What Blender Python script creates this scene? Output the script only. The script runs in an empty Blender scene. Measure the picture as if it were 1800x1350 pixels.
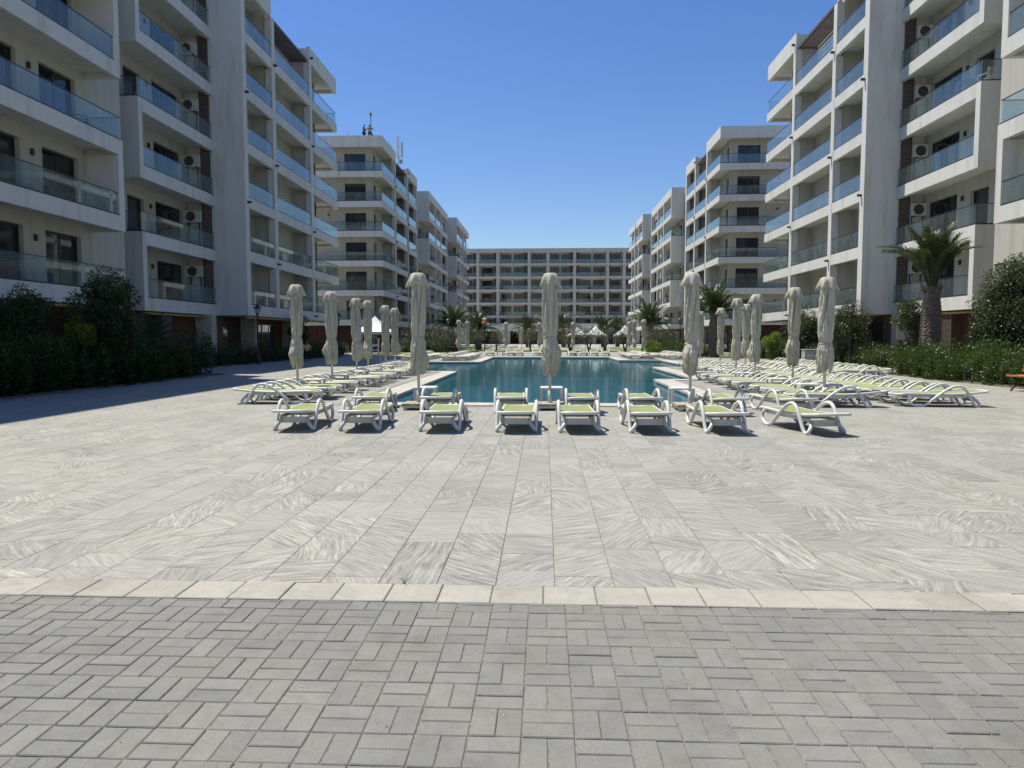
import bpy, bmesh, math, random
import numpy as np
from mathutils import Vector, Matrix

R = math.radians
scene = bpy.context.scene
COL = scene.collection
random.seed(7)

# ------------------------------------------------------------------ camera
cam_d = bpy.data.cameras.new('camera')
cam_d.sensor_width = 36.0
cam_d.lens = 25.0
cam_d.clip_start = 0.05
cam_d.clip_end = 3000
cam = bpy.data.objects.new('camera', cam_d)
COL.objects.link(cam)
cam.location = (0, 0, 1.54)
cam.rotation_euler = (R(90) - math.atan(82 / 1250), 0, math.atan(57 / 1250))
scene.camera = cam

# ------------------------------------------------------------------ sky, sun
SUN = Vector((-0.365, 0.215, 1.0)).normalized()
ELEV = math.asin(SUN.z)
world = bpy.data.worlds.new('World')
scene.world = world
world.use_nodes = True
wn = world.node_tree
bg = wn.nodes['Background']
sky = wn.nodes.new('ShaderNodeTexSky')
sky.sky_type = 'NISHITA'
sky.sun_disc = False
sky.sun_elevation = ELEV
sky.sun_rotation = math.atan2(SUN.x, SUN.y)
sky.altitude = 10
sky.air_density = 1.15
sky.dust_density = 0.35
sky.ozone_density = 4.0
hsv = wn.nodes.new('ShaderNodeHueSaturation')
hsv.inputs['Saturation'].default_value = 1.24
hsv.inputs['Hue'].default_value = 0.513
wn.links.new(sky.outputs[0], hsv.inputs['Color'])
wn.links.new(hsv.outputs[0], bg.inputs['Color'])
bg.inputs['Strength'].default_value = 0.096
sun_d = bpy.data.lights.new('sun', 'SUN')
sun_d.energy = 5.0
sun_d.angle = R(0.53)
sun_d.color = (1.0, 0.945, 0.825)
sun = bpy.data.objects.new('sun', sun_d)
COL.objects.link(sun)
sun.location = SUN * 200
sun.rotation_euler = SUN.to_track_quat('Z', 'Y').to_euler()
scene.cycles.diffuse_bounces = 2
scene.view_settings.view_transform = 'Standard'
scene.view_settings.look = 'None'
scene.view_settings.exposure = 0.45
scene.view_settings.gamma = 1.0

# ------------------------------------------------------------------ materials
def new_mat(name):
    m = bpy.data.materials.new(name)
    m.use_nodes = True
    nt = m.node_tree
    b = nt.nodes['Principled BSDF']
    return m, nt, b

def N(nt, t, **kw):
    n = nt.nodes.new(t)
    for k, v in kw.items():
        if k.startswith('i_'):
            n.inputs[k[2:].replace('_', ' ')].default_value = v
        else:
            setattr(n, k, v)
    return n

def ramp(nt, fac, stops):
    r = nt.nodes.new('ShaderNodeValToRGB')
    el = r.color_ramp.elements
    while len(el) < len(stops):
        el.new(0.5)
    for e, (p, c) in zip(el, stops):
        e.position = p
        e.color = (*c, 1) if len(c) == 3 else c
    nt.links.new(fac, r.inputs[0])
    return r.outputs[0]

def mix(nt, fac, a, b, mode='MIX'):
    n = nt.nodes.new('ShaderNodeMix')
    n.data_type = 'RGBA'
    n.blend_type = mode
    for sock, val in ((n.inputs[0], fac), (n.inputs[6], a), (n.inputs[7], b)):
        if hasattr(val, 'is_linked'):
            nt.links.new(val, sock)
        elif isinstance(val, (int, float)):
            sock.default_value = val
        else:
            sock.default_value = (*val, 1)
    return n.outputs[2]

def math_n(nt, op, a, b=0.0):
    n = nt.nodes.new('ShaderNodeMath')
    n.operation = op
    for s, v in ((n.inputs[0], a), (n.inputs[1], b)):
        if hasattr(v, 'is_linked'):
            nt.links.new(v, s)
        else:
            s.default_value = v
    return n.outputs[0]

def pos(nt, scale=(1, 1, 1)):
    g = nt.nodes.new('ShaderNodeNewGeometry')
    m = nt.nodes.new('ShaderNodeMapping')
    m.inputs['Scale'].default_value = scale
    nt.links.new(g.outputs['Position'], m.inputs[0])
    return m.outputs[0]

def noise(nt, vec, scale, detail=4.0, rough=0.55, dist=0.0):
    n = nt.nodes.new('ShaderNodeTexNoise')
    n.inputs['Scale'].default_value = scale
    n.inputs['Detail'].default_value = detail
    n.inputs['Roughness'].default_value = rough
    n.inputs['Distortion'].default_value = dist
    nt.links.new(vec, n.inputs['Vector'])
    return n.outputs['Fac']

def bump(nt, b, h, strength=0.3, dist=0.01):
    n = nt.nodes.new('ShaderNodeBump')
    n.inputs['Strength'].default_value = strength
    n.inputs['Distance'].default_value = dist
    nt.links.new(h, n.inputs['Height'])
    nt.links.new(n.outputs[0], b.inputs['Normal'])

def simple(name, c, rough=0.5, var=0.12, scale=6.0, bmp=0.0, metallic=0.0, c2=None, stretch=(1, 1, 1), spec=0.5):
    m, nt, b = new_mat(name)
    v = pos(nt, stretch)
    f = noise(nt, v, scale, 5)
    lo = c2 if c2 else tuple(x * (1 - var) for x in c)
    hi = c if c2 else tuple(min(1, x * (1 + var)) for x in c)
    nt.links.new(ramp(nt, f, [(0.35, lo), (0.65, hi)]), b.inputs['Base Color'])
    b.inputs['Roughness'].default_value = rough
    b.inputs['Metallic'].default_value = metallic
    b.inputs['Specular IOR Level'].default_value = spec
    if bmp:
        bump(nt, b, noise(nt, v, scale * 8, 3), bmp, 0.01)
    return m

def make_plaster(name, c):
    m, nt, b = new_mat(name)
    f1 = noise(nt, pos(nt), 0.6, 6, 0.6)
    f2 = noise(nt, pos(nt, (1.6, 1.6, 0.16)), 1.4, 5, 0.65)
    f3 = noise(nt, pos(nt), 14.0, 4, 0.6)
    a = ramp(nt, f1, [(0.3, tuple(x * 0.93 for x in c)), (0.7, c)])
    s = ramp(nt, f2, [(0.28, (0.72, 0.70, 0.66)), (0.5, (1, 1, 1))])
    g = ramp(nt, f3, [(0.3, (0.95, 0.95, 0.94)), (0.6, (1, 1, 1))])
    x = mix(nt, 0.75, a, s, 'MULTIPLY')
    x = mix(nt, 0.8, x, g, 'MULTIPLY')
    nt.links.new(x, b.inputs['Base Color'])
    b.inputs['Roughness'].default_value = 0.85
    b.inputs['Specular IOR Level'].default_value = 0.25
    bump(nt, b, noise(nt, pos(nt), 60, 3), 0.15, 0.01)
    return m

M = {}
M['plaster'] = make_plaster('plaster_white', (0.64, 0.63, 0.585))
M['plaster_warm_and_shade'] = make_plaster('plaster_cream_and_shade', (0.48, 0.464, 0.408))  # cream walls; on the far block's frame the darker tone is painted-in shade
M['brown_wall'] = simple('brown_render', (0.085, 0.03, 0.019), 0.8, 0.25, 3)
M['louvre'] = simple('louvre_timber', (0.095, 0.072, 0.06), 0.6, 0.25, 8)
M['dark_metal'] = simple('dark_metal', (0.022, 0.023, 0.026), 0.4, 0.2, 10)
M['black_metal'] = simple('black_iron', (0.012, 0.012, 0.014), 0.45, 0.3, 12)
M['ac_white'] = simple('ac_casing', (0.595, 0.595, 0.578), 0.5, 0.06, 5)
M['fan_grey'] = simple('fan_grille', (0.07, 0.07, 0.072), 0.5, 0.3, 30)
M['mustard'] = simple('mustard_pipe', (0.42, 0.27, 0.07), 0.5, 0.2, 6)
M['grey_metal'] = simple('grey_metal', (0.32, 0.33, 0.33), 0.45, 0.15, 8, metallic=0.3)
M['resin'] = simple('white_resin', (0.6216, 0.6132, 0.5712), 0.42, 0.06, 7, c2=(0.5544, 0.5418, 0.4956))
M['wood_base'] = simple('weathered_wood', (0.36, 0.296, 0.216), 0.7, 0.25, 10, stretch=(1, 6, 1), bmp=0.2)
M['pole_white'] = simple('pole_white', (0.561, 0.5525, 0.51), 0.45, 0.1, 8)
M['wood_red'] = simple('bench_wood', (0.36, 0.10, 0.05), 0.45, 0.3, 9, stretch=(1, 1, 6))
M['trunk'] = simple('palm_trunk', (0.15, 0.115, 0.085), 0.9, 0.45, 14, bmp=0.6)
M['bark'] = simple('bark', (0.10, 0.075, 0.055), 0.9, 0.4, 12, bmp=0.5)
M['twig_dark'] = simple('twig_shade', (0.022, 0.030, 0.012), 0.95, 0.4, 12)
M['tent'] = simple('tent_fabric', (0.697, 0.697, 0.697), 0.75, 0.05, 2)
M['skin'] = simple('skin', (0.32, 0.18, 0.12), 0.6, 0.1, 9)
M['red_cloth'] = simple('red_cloth', (0.55, 0.05, 0.07), 0.8, 0.15, 20)
M['yellow_cloth'] = simple('yellow_cloth', (0.62, 0.50, 0.18), 0.85, 0.15, 12)
M['dark_cloth'] = simple('dark_cloth', (0.02, 0.022, 0.03), 0.9, 0.3, 14)
M['khaki_cloth'] = simple('khaki_cloth', (0.22, 0.20, 0.12), 0.9, 0.25, 14)
M['white_cloth'] = simple('pale_cloth', (0.6, 0.6, 0.58), 0.85, 0.12, 14)
M['orange'] = simple('orange_plastic', (0.75, 0.13, 0.05), 0.5, 0.1, 6)
M['soil'] = simple('soil', (0.10, 0.08, 0.055), 0.95, 0.4, 5, bmp=0.5)
M['bin_grey'] = simple('bin_grey', (0.30, 0.31, 0.31), 0.6, 0.15, 5)
M['lawn'] = simple('lawn', (0.10, 0.15, 0.03), 0.9, 0.35, 4)

def make_dark_glass():
    m, nt, b = new_mat('window_glass')
    oi = nt.nodes.new('ShaderNodeObjectInfo')
    v = pos(nt, (1, 1, 0.15))
    f = noise(nt, v, 2.3, 3)
    cur = ramp(nt, f, [(0.42, (0.010, 0.013, 0.018)), (0.62, (0.05, 0.055, 0.06))])
    k = math_n(nt, 'GREATER_THAN', oi.outputs['Random'], 0.62)
    c = mix(nt, k, (0.010, 0.013, 0.019), cur)
    nt.links.new(c, b.inputs['Base Color'])
    b.inputs['Roughness'].default_value = 0.03
    b.inputs['IOR'].default_value = 1.62
    bump(nt, b, noise(nt, pos(nt), 0.9, 1), 0.05, 0.02)
    return m
M['window_glass'] = make_dark_glass()

def make_glass(name, tint, gl=1.5):
    m, nt, b = new_mat(name)
    nt.nodes.remove(b)
    out = nt.nodes['Material Output']
    tr = N(nt, 'ShaderNodeBsdfTransparent')
    tr.inputs[0].default_value = (*tint, 1)
    go = N(nt, 'ShaderNodeBsdfGlossy')
    go.inputs['Roughness'].default_value = 0.02
    go.inputs['Color'].default_value = (0.95, 1.0, 1.0, 1)
    df = N(nt, 'ShaderNodeBsdfDiffuse')
    df.inputs[0].default_value = (0.36, 0.42, 0.41, 1)
    lw = N(nt, 'ShaderNodeLayerWeight')
    lw.inputs['Blend'].default_value = 0.5
    f0 = ((gl - 1) / (gl + 1)) ** 2
    sch = math_n(nt, 'ADD', math_n(nt, 'MULTIPLY', math_n(nt, 'POWER', lw.outputs['Facing'], 5.0), 1 - f0), f0)
    haze = ramp(nt, noise(nt, pos(nt, (1, 1, 0.3)), 1.6, 4), [(0.35, (0.04,) * 3), (0.7, (0.13,) * 3)])
    m0 = N(nt, 'ShaderNodeMixShader')
    nt.links.new(haze, m0.inputs[0])
    nt.links.new(tr.outputs[0], m0.inputs[1])
    nt.links.new(df.outputs[0], m0.inputs[2])
    m1 = N(nt, 'ShaderNodeMixShader')
    nt.links.new(sch, m1.inputs[0])
    nt.links.new(m0.outputs[0], m1.inputs[1])
    nt.links.new(go.outputs[0], m1.inputs[2])
    nt.links.new(m1.outputs[0], out.inputs['Surface'])
    return m
M['rail_glass'] = make_glass('balustrade_glass', (0.86, 0.92, 0.915), 1.55)
M['lamp_glass'] = make_glass('lantern_glass', (0.8, 0.85, 0.85), 1.35)

def make_stone():
    m, nt, b = new_mat('veined_stone')
    at = N(nt, 'ShaderNodeAttribute', attribute_name='rnd')
    sep = N(nt, 'ShaderNodeSeparateColor')
    nt.links.new(at.outputs['Color'], sep.inputs[0])
    tone, ang, con = sep.outputs[0], sep.outputs[1], sep.outputs[2]
    g = N(nt, 'ShaderNodeNewGeometry')
    off = N(nt, 'ShaderNodeVectorMath', operation='SCALE')
    off.inputs['Scale'].default_value = 37.0
    nt.links.new(at.outputs['Color'], off.inputs[0])
    add = N(nt, 'ShaderNodeVectorMath', operation='ADD')
    nt.links.new(g.outputs['Position'], add.inputs[0])
    nt.links.new(off.outputs[0], add.inputs[1])
    rot = N(nt, 'ShaderNodeVectorRotate', rotation_type='Z_AXIS')
    nt.links.new(add.outputs[0], rot.inputs['Vector'])
    nt.links.new(math_n(nt, 'MULTIPLY', ang, 6.283), rot.inputs['Angle'])
    warp = N(nt, 'ShaderNodeTexNoise')
    warp.inputs['Scale'].default_value = 1.3
    warp.inputs['Detail'].default_value = 2
    nt.links.new(rot.outputs[0], warp.inputs['Vector'])
    wsc = N(nt, 'ShaderNodeVectorMath', operation='SCALE')
    wsc.inputs['Scale'].default_value = 0.15
    nt.links.new(warp.outputs['Color'], wsc.inputs[0])
    ad2 = N(nt, 'ShaderNodeVectorMath', operation='ADD')
    nt.links.new(rot.outputs[0], ad2.inputs[0])
    nt.links.new(wsc.outputs[0], ad2.inputs[1])
    mp = N(nt, 'ShaderNodeMapping')
    mp.inputs['Scale'].default_value = (2.2, 24.0, 1.0)
    nt.links.new(ad2.outputs[0], mp.inputs[0])
    v1 = noise(nt, mp.outputs[0], 1.6, 9, 0.68)
    fine = noise(nt, g.outputs['Position'], 70, 4, 0.75)
    blot = noise(nt, g.outputs['Position'], 0.45, 4, 0.6)
    vein = ramp(nt, v1, [(0.35, (0.165, 0.1635, 0.15)), (0.46, (0.258, 0.255, 0.231)), (0.54, (0.308, 0.304, 0.273)), (0.65, (0.435, 0.429, 0.39))])
    plain = ramp(nt, v1, [(0.38, (0.25, 0.247, 0.226)), (0.62, (0.345, 0.341, 0.312))])
    k = N(nt, 'ShaderNodeMapRange')
    k.inputs[1].default_value = 0.12
    k.inputs[2].default_value = 0.7
    nt.links.new(con, k.inputs[0])
    c = mix(nt, k.outputs[0], plain, vein)
    tint = ramp(nt, tone, [(0.0, (0.83, 0.83, 0.82)), (0.35, (0.93, 0.925, 0.90)), (0.75, (0.98, 0.965, 0.925)), (1.0, (1.03, 1.02, 0.98))])
    c = mix(nt, 1.0, c, tint, 'MULTIPLY')
    c = mix(nt, 0.8, c, ramp(nt, fine, [(0.3, (0.70, 0.70, 0.69)), (0.5, (1, 1, 1)), (0.7, (1.14, 1.14, 1.12))]), 'MULTIPLY')
    c = mix(nt, 0.6, c, ramp(nt, blot, [(0.3, (0.87, 0.86, 0.83)), (0.6, (1, 1, 1))]), 'MULTIPLY')
    nt.links.new(c, b.inputs['Base Color'])
    b.inputs['Roughness'].default_value = 0.62
    b.inputs['Specular IOR Level'].default_value = 0.35
    bump(nt, b, v1, 0.12, 0.004)
    return m
M['stone'] = make_stone()

def make_concrete(name, lo, hi, sc=1.0):
    m, nt, b = new_mat(name)
    at = N(nt, 'ShaderNodeAttribute', attribute_name='rnd')
    sep = N(nt, 'ShaderNodeSeparateColor')
    nt.links.new(at.outputs['Color'], sep.inputs[0])
    p = pos(nt)
    c = ramp(nt, sep.outputs[0], [(0.0, lo), (1.0, hi)])
    big = ramp(nt, noise(nt, p, 1.3 * sc, 5, 0.65), [(0.3, (0.76, 0.75, 0.72)), (0.48, (0.98, 0.98, 0.98)), (0.72, (1.10, 1.08, 1.03))])
    c = mix(nt, 0.85, c, big, 'MULTIPLY')
    med = ramp(nt, noise(nt, p, 9 * sc, 6, 0.75), [(0.3, (0.78, 0.78, 0.79)), (0.5, (0.97, 0.97, 0.96)), (0.68, (1.10, 1.09, 1.06))])
    c = mix(nt, 0.7, c, med, 'MULTIPLY')
    fine = ramp(nt, noise(nt, p, 260, 2, 0.7), [(0.32, (0.62, 0.62, 0.62)), (0.5, (1, 1, 1)), (0.72, (1.22, 1.22, 1.2))])
    c = mix(nt, 0.75, c, fine, 'MULTIPLY')
    nt.links.new(c, b.inputs['Base Color'])
    b.inputs['Roughness'].default_value = 0.9
    b.inputs['Specular IOR Level'].default_value = 0.25
    bump(nt, b, noise(nt, p, 220, 3, 0.7), 0.35, 0.003)
    return m
M['paver'] = make_concrete('concrete_paver', (0.175, 0.1743, 0.1624), (0.2072, 0.2058, 0.1883))
M['kerb'] = make_concrete('cream_kerb', (0.3174, 0.3013, 0.2579), (0.3623, 0.3474, 0.3028))
M['coping'] = make_concrete('pool_coping', (0.4, 0.388, 0.356), (0.456, 0.44, 0.404))
M['sand_joint'] = simple('joint_sand', (0.264, 0.248, 0.216), 0.95, 0.4, 40, c2=(0.128, 0.12, 0.104), bmp=0.6)
M['mortar'] = simple('mortar', (0.22, 0.21, 0.185), 0.95, 0.2, 12)
M['pale_paving'] = simple('pale_paving', (0.312, 0.3003, 0.273), 0.85, 0.08, 0.8)

def make_water():
    m, nt, b = new_mat('pool_water')
    nt.nodes.remove(b)
    out = nt.nodes['Material Output']
    p = pos(nt, (1.0, 0.55, 1.0))
    h1 = noise(nt, p, 2.2, 3, 0.6, 0.4)
    h2 = noise(nt, p, 9.0, 3, 0.6)
    hh = math_n(nt, 'ADD', h1, math_n(nt, 'MULTIPLY', h2, 0.22))
    bp = N(nt, 'ShaderNodeBump')
    bp.inputs['Strength'].default_value = 0.24
    bp.inputs['Distance'].default_value = 0.03
    nt.links.new(hh, bp.inputs['Height'])
    tr = N(nt, 'ShaderNodeBsdfTransparent')
    tr.inputs[0].default_value = (0.42, 0.70, 0.78, 1)
    df = N(nt, 'ShaderNodeBsdfDiffuse')
    df.inputs[0].default_value = (0.035, 0.168, 0.215, 1)
    mm = N(nt, 'ShaderNodeMixShader')
    mm.inputs[0].default_value = 0.45
    nt.links.new(tr.outputs[0], mm.inputs[1])
    nt.links.new(df.outputs[0], mm.inputs[2])
    go = N(nt, 'ShaderNodeBsdfGlossy')
    go.inputs['Roughness'].default_value = 0.015
    go.inputs['Color'].default_value = (0.86, 0.93, 0.97, 1)
    nt.links.new(bp.outputs[0], go.inputs['Normal'])
    fr = N(nt, 'ShaderNodeFresnel')
    fr.inputs['IOR'].default_value = 1.33
    nt.links.new(bp.outputs[0], fr.inputs['Normal'])
    mx = N(nt, 'ShaderNodeMixShader')
    nt.links.new(math_n(nt, 'MULTIPLY', fr.outputs[0], 0.82), mx.inputs[0])
    nt.links.new(mm.outputs[0], mx.inputs[1])
    nt.links.new(go.outputs[0], mx.inputs[2])
    nt.links.new(mx.outputs[0], out.inputs['Surface'])
    return m
M['water'] = make_water()

def make_pool_tile():
    m, nt, b = new_mat('pool_mosaic')
    br = N(nt, 'ShaderNodeTexBrick')
    br.offset = 0.0
    br.inputs['Color1'].default_value = (0.02, 0.14, 0.26, 1)
    br.inputs['Color2'].default_value = (0.03, 0.19, 0.30, 1)
    br.inputs['Mortar'].default_value = (0.20, 0.30, 0.34, 1)
    br.inputs['Scale'].default_value = 4.0
    br.inputs['Mortar Size'].default_value = 0.012
    br.inputs['Brick Width'].default_value = 0.5
    br.inputs['Row Height'].default_value = 0.5
    g = nt.nodes.new('ShaderNodeNewGeometry')
    nt.links.new(g.outputs['Position'], br.inputs['Vector'])
    nt.links.new(br.outputs[0], b.inputs['Base Color'])
    b.inputs['Roughness'].default_value = 0.3
    return m
M['pool_tile'] = make_pool_tile()

def make_leaf(name, dark, light, trans=0.35, yellow=None):
    m, nt, b = new_mat(name)
    nt.nodes.remove(b)
    out = nt.nodes['Material Output']
    at = N(nt, 'ShaderNodeAttribute', attribute_name='rnd')
    sep = N(nt, 'ShaderNodeSeparateColor')
    nt.links.new(at.outputs['Color'], sep.inputs[0])
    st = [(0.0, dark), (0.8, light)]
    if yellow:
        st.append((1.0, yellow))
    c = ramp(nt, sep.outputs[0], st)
    pr = N(nt, 'ShaderNodeBsdfPrincipled')
    nt.links.new(c, pr.inputs['Base Color'])
    pr.inputs['Roughness'].default_value = 0.42
    pr.inputs['Specular IOR Level'].default_value = 0.45
    tl = N(nt, 'ShaderNodeBsdfTranslucent')
    nt.links.new(mix(nt, 1.0, c, (1.15, 1.25, 0.55), 'MULTIPLY'), tl.inputs[0])
    mx = N(nt, 'ShaderNodeMixShader')
    mx.inputs[0].default_value = trans
    nt.links.new(pr.outputs[0], mx.inputs[1])
    nt.links.new(tl.outputs[0], mx.inputs[2])
    nt.links.new(mx.outputs[0], out.inputs['Surface'])
    return m
M['leaf_laurel'] = make_leaf('laurel_leaf', (0.015, 0.033, 0.009), (0.04125, 0.081, 0.0165), 0.3, (0.09, 0.12, 0.0225))
M['leaf_hedge'] = make_leaf('hedge_leaf', (0.0221, 0.0442, 0.0102), (0.0663, 0.1122, 0.0221), 0.3, (0.1445, 0.1785, 0.0425))
M['leaf_ficus'] = make_leaf('ficus_leaf', (0.022, 0.038, 0.014), (0.075, 0.098, 0.034), 0.28, (0.15, 0.16, 0.065))
M['leaf_yellow'] = make_leaf('golden_leaf', (0.102, 0.1275, 0.017), (0.255, 0.255, 0.034), 0.35, (0.357, 0.306, 0.051))
M['leaf_lime'] = make_leaf('lime_leaf', (0.068, 0.119, 0.01275), (0.17, 0.238, 0.0255), 0.35, (0.255, 0.289, 0.0425))
M['leaf_olive'] = make_leaf('olive_leaf', (0.04675, 0.0578, 0.0357), (0.1105, 0.1232, 0.085), 0.2, (0.17, 0.1785, 0.136))
M['leaf_palm'] = make_leaf('palm_leaf', (0.02624, 0.0451, 0.01804), (0.0697, 0.0943, 0.041), 0.2, (0.1804, 0.1558, 0.082))

def make_sling():
    m, nt, b = new_mat('green_sling')
    f = noise(nt, pos(nt), 3, 4)
    c = ramp(nt, f, [(0.3, (0.225, 0.258, 0.082)), (0.7, (0.268, 0.302, 0.10))])
    w = N(nt, 'ShaderNodeTexWave', wave_type='BANDS', bands_direction='X')
    w.inputs['Scale'].default_value = 60
    tc = N(nt, 'ShaderNodeTexCoord')
    nt.links.new(tc.outputs['Object'], w.inputs['Vector'])
    c = mix(nt, 0.25, c, w.outputs[0], 'MULTIPLY')
    nt.links.new(c, b.inputs['Base Color'])
    b.inputs['Roughness'].default_value = 0.7
    return m
M['sling'] = make_sling()

def make_canopy():
    m, nt, b = new_mat('parasol_cloth')
    tc = N(nt, 'ShaderNodeTexCoord')
    sp = N(nt, 'ShaderNodeSeparateXYZ')
    nt.links.new(tc.outputs['Object'], sp.inputs[0])
    oi = N(nt, 'ShaderNodeObjectInfo')
    base = ramp(nt, oi.outputs['Random'], [(0, (0.46, 0.43, 0.345)), (1, (0.53, 0.50, 0.41))])
    dirt = noise(nt, pos(nt, (1, 1, 0.7)), 5.0, 6, 0.65)
    d = ramp(nt, dirt, [(0.32, (0.72, 0.66, 0.54)), (0.55, (1, 1, 1))])
    low = N(nt, 'ShaderNodeMapRange')
    low.inputs[1].default_value = 1.35
    low.inputs[2].default_value = 0.75
    low.inputs[3].default_value = 0.3
    low.inputs[4].default_value = 1.0
    nt.links.new(sp.outputs['Z'], low.inputs[0])
    c = mix(nt, low.outputs[0], base, mix(nt, 1.0, base, d, 'MULTIPLY'))
    nt.links.new(c, b.inputs['Base Color'])
    b.inputs['Roughness'].default_value = 0.85
    b.inputs['Specular IOR Level'].default_value = 0.2
    bump(nt, b, noise(nt, pos(nt, (1, 1, 0.25)), 26, 4, 0.6), 0.55, 0.02)
    tl = N(nt, 'ShaderNodeBsdfTranslucent')
    nt.links.new(c, tl.inputs[0])
    ms = N(nt, 'ShaderNodeMixShader')
    ms.inputs[0].default_value = 0.15
    nt.links.new(b.outputs[0], ms.inputs[1])
    nt.links.new(tl.outputs[0], ms.inputs[2])
    nt.links.new(ms.outputs[0], nt.nodes['Material Output'].inputs['Surface'])
    return m
M['canopy'] = make_canopy()

# ------------------------------------------------------------------ builders
class MB:
    """collects vertices and faces; build() links them as ONE mesh object"""
    def __init__(s):
        s.v = []
        s.f = []
        s.rnd = []
    def face(s, pts, rnd=None):
        n = len(s.v)
        s.v += [tuple(p) for p in pts]
        s.f.append(tuple(range(n, n + len(pts))))
        s.rnd.append(rnd)
    def box(s, x0, x1, y0, y1, z0, z1, rnd=None):
        if x0 > x1: x0, x1 = x1, x0
        if y0 > y1: y0, y1 = y1, y0
        if z0 > z1: z0, z1 = z1, z0
        n = len(s.v)
        s.v += [(x0, y0, z0), (x1, y0, z0), (x1, y1, z0), (x0, y1, z0), (x0, y0, z1), (x1, y0, z1), (x1, y1, z1), (x0, y1, z1)]
        for q in ((0, 3, 2, 1), (4, 5, 6, 7), (0, 1, 5, 4), (1, 2, 6, 5), (2, 3, 7, 6), (3, 0, 4, 7)):
            s.f.append(tuple(n + i for i in q))
            s.rnd.append(rnd)
        return s
    def slabtop(s, x0, x1, y0, y1, z0, z1, c, rnd=None, jit=0.0):
        """block with chamfered top edges (no bottom face)"""
        a, b2, cc, d = [random.uniform(-jit, jit) for _ in range(4)]
        n = len(s.v)
        s.v += [(x0, y0, z0), (x1, y0, z0), (x1, y1, z0), (x0, y1, z0),
                (x0, y0, z1 - c + a), (x1, y0, z1 - c + b2), (x1, y1, z1 - c + cc), (x0, y1, z1 - c + d),
                (x0 + c, y0 + c, z1 + a), (x1 - c, y0 + c, z1 + b2), (x1 - c, y1 - c, z1 + cc), (x0 + c, y1 - c, z1 + d)]
        for q in ((0, 1, 5, 4), (1, 2, 6, 5), (2, 3, 7, 6), (3, 0, 4, 7), (4, 5, 9, 8), (5, 6, 10, 9), (6, 7, 11, 10), (7, 4, 8, 11), (8, 9, 10, 11)):
            s.f.append(tuple(n + i for i in q))
            s.rnd.append(rnd)
        return s
    def tube(s, path, r, n=8, cap=True, flat=1.0, rnd=None):
        """sweep; r may be a list"""
        pts = [Vector(p) for p in path]
        rs = r if isinstance(r, (list, tuple)) else [r] * len(pts)
        base = len(s.v)
        ref = None
        for i, p in enumerate(pts):
            t = (pts[min(i + 1, len(pts) - 1)] - pts[max(i - 1, 0)]).normalized()
            if ref is None:
                ref = Vector((0, 0, 1)) if abs(t.z) < 0.9 else Vector((1, 0, 0))
            a = (ref - t * ref.dot(t)).normalized()
            ref = a
            b2 = t.cross(a)
            for k in range(n):
                an = 2 * math.pi * (k + 0.5) / n
                s.v.append(tuple(p + a * (math.cos(an) * rs[i]) + b2 * (math.sin(an) * rs[i] * flat)))
        for i in range(len(pts) - 1):
            for k in range(n):
                k2 = (k + 1) % n
                s.f.append((base + i * n + k, base + i * n + k2, base + (i + 1) * n + k2, base + (i + 1) * n + k))
                s.rnd.append(rnd)
        if cap:
            s.f.append(tuple(base + k for k in range(n))[::-1])
            s.f.append(tuple(base + (len(pts) - 1) * n + k for k in range(n)))
            s.rnd += [rnd, rnd]
        return s
    def lathe(s, prof, n=16, cx=0, cy=0):
        base = len(s.v)
        for r, z in prof:
            for k in range(n):
                a = 2 * math.pi * k / n
                s.v.append((cx + r * math.cos(a), cy + r * math.sin(a), z))
        for i in range(len(prof) - 1):
            for k in range(n):
                k2 = (k + 1) % n
                s.f.append((base + i * n + k, base + i * n + k2, base + (i + 1) * n + k2, base + (i + 1) * n + k))
                s.rnd.append(None)
        return s
    def mesh(s, name, mat, smooth=False, org=(0, 0, 0)):
        me = bpy.data.meshes.new(name)
        if org != (0, 0, 0):
            ox, oy, oz = org
            s.v = [(x - ox, y - oy, z - oz) for x, y, z in s.v]
        me.from_pydata(s.v, [], s.f)
        me.materials.append(M[mat] if isinstance(mat, str) else mat)
        if any(r is not None for r in s.rnd):
            at = me.attributes.new('rnd', 'FLOAT_COLOR', 'FACE')
            arr = np.array([(*(r if r else (0.5, 0.5, 0.5)), 1.0) for r in s.rnd], dtype=np.float32)
            at.data.foreach_set('color', arr.ravel())
        if smooth:
            me.polygons.foreach_set('use_smooth', [True] * len(me.polygons))
        return me
    def build(s, name, mat, parent=None, smooth=False, org=(0, 0, 0)):
        me = s.mesh(name, mat, smooth, org)
        return link(name, me, parent, org if parent is None else (0, 0, 0))

def link(name, me, parent=None, loc=(0, 0, 0), rot=(0, 0, 0), scale=None):
    o = bpy.data.objects.new(name, me)
    COL.objects.link(o)
    o.parent = parent
    o.location = loc
    o.rotation_euler = rot
    if scale is not None:
        o.scale = scale if hasattr(scale, '__len__') else (scale,) * 3
    return o

def tag(o, label=None, cat=None, group=None, kind=None):
    if label: o['label'] = label
    if cat: o['category'] = cat
    if group: o['group'] = group
    if kind: o['kind'] = kind
    return o

def thing(name, label, cat, loc, rz=0.0, group=None):
    o = link(name, None, None, loc, (0, 0, rz))
    o.empty_display_size = 0.3
    return tag(o, label, cat, group)

def copy_tree(o, parent=None):
    c = o.copy()
    COL.objects.link(c)
    c.parent = parent
    for ch in [x for x in o.children]:
        copy_tree(ch, c)
    return c

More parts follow.
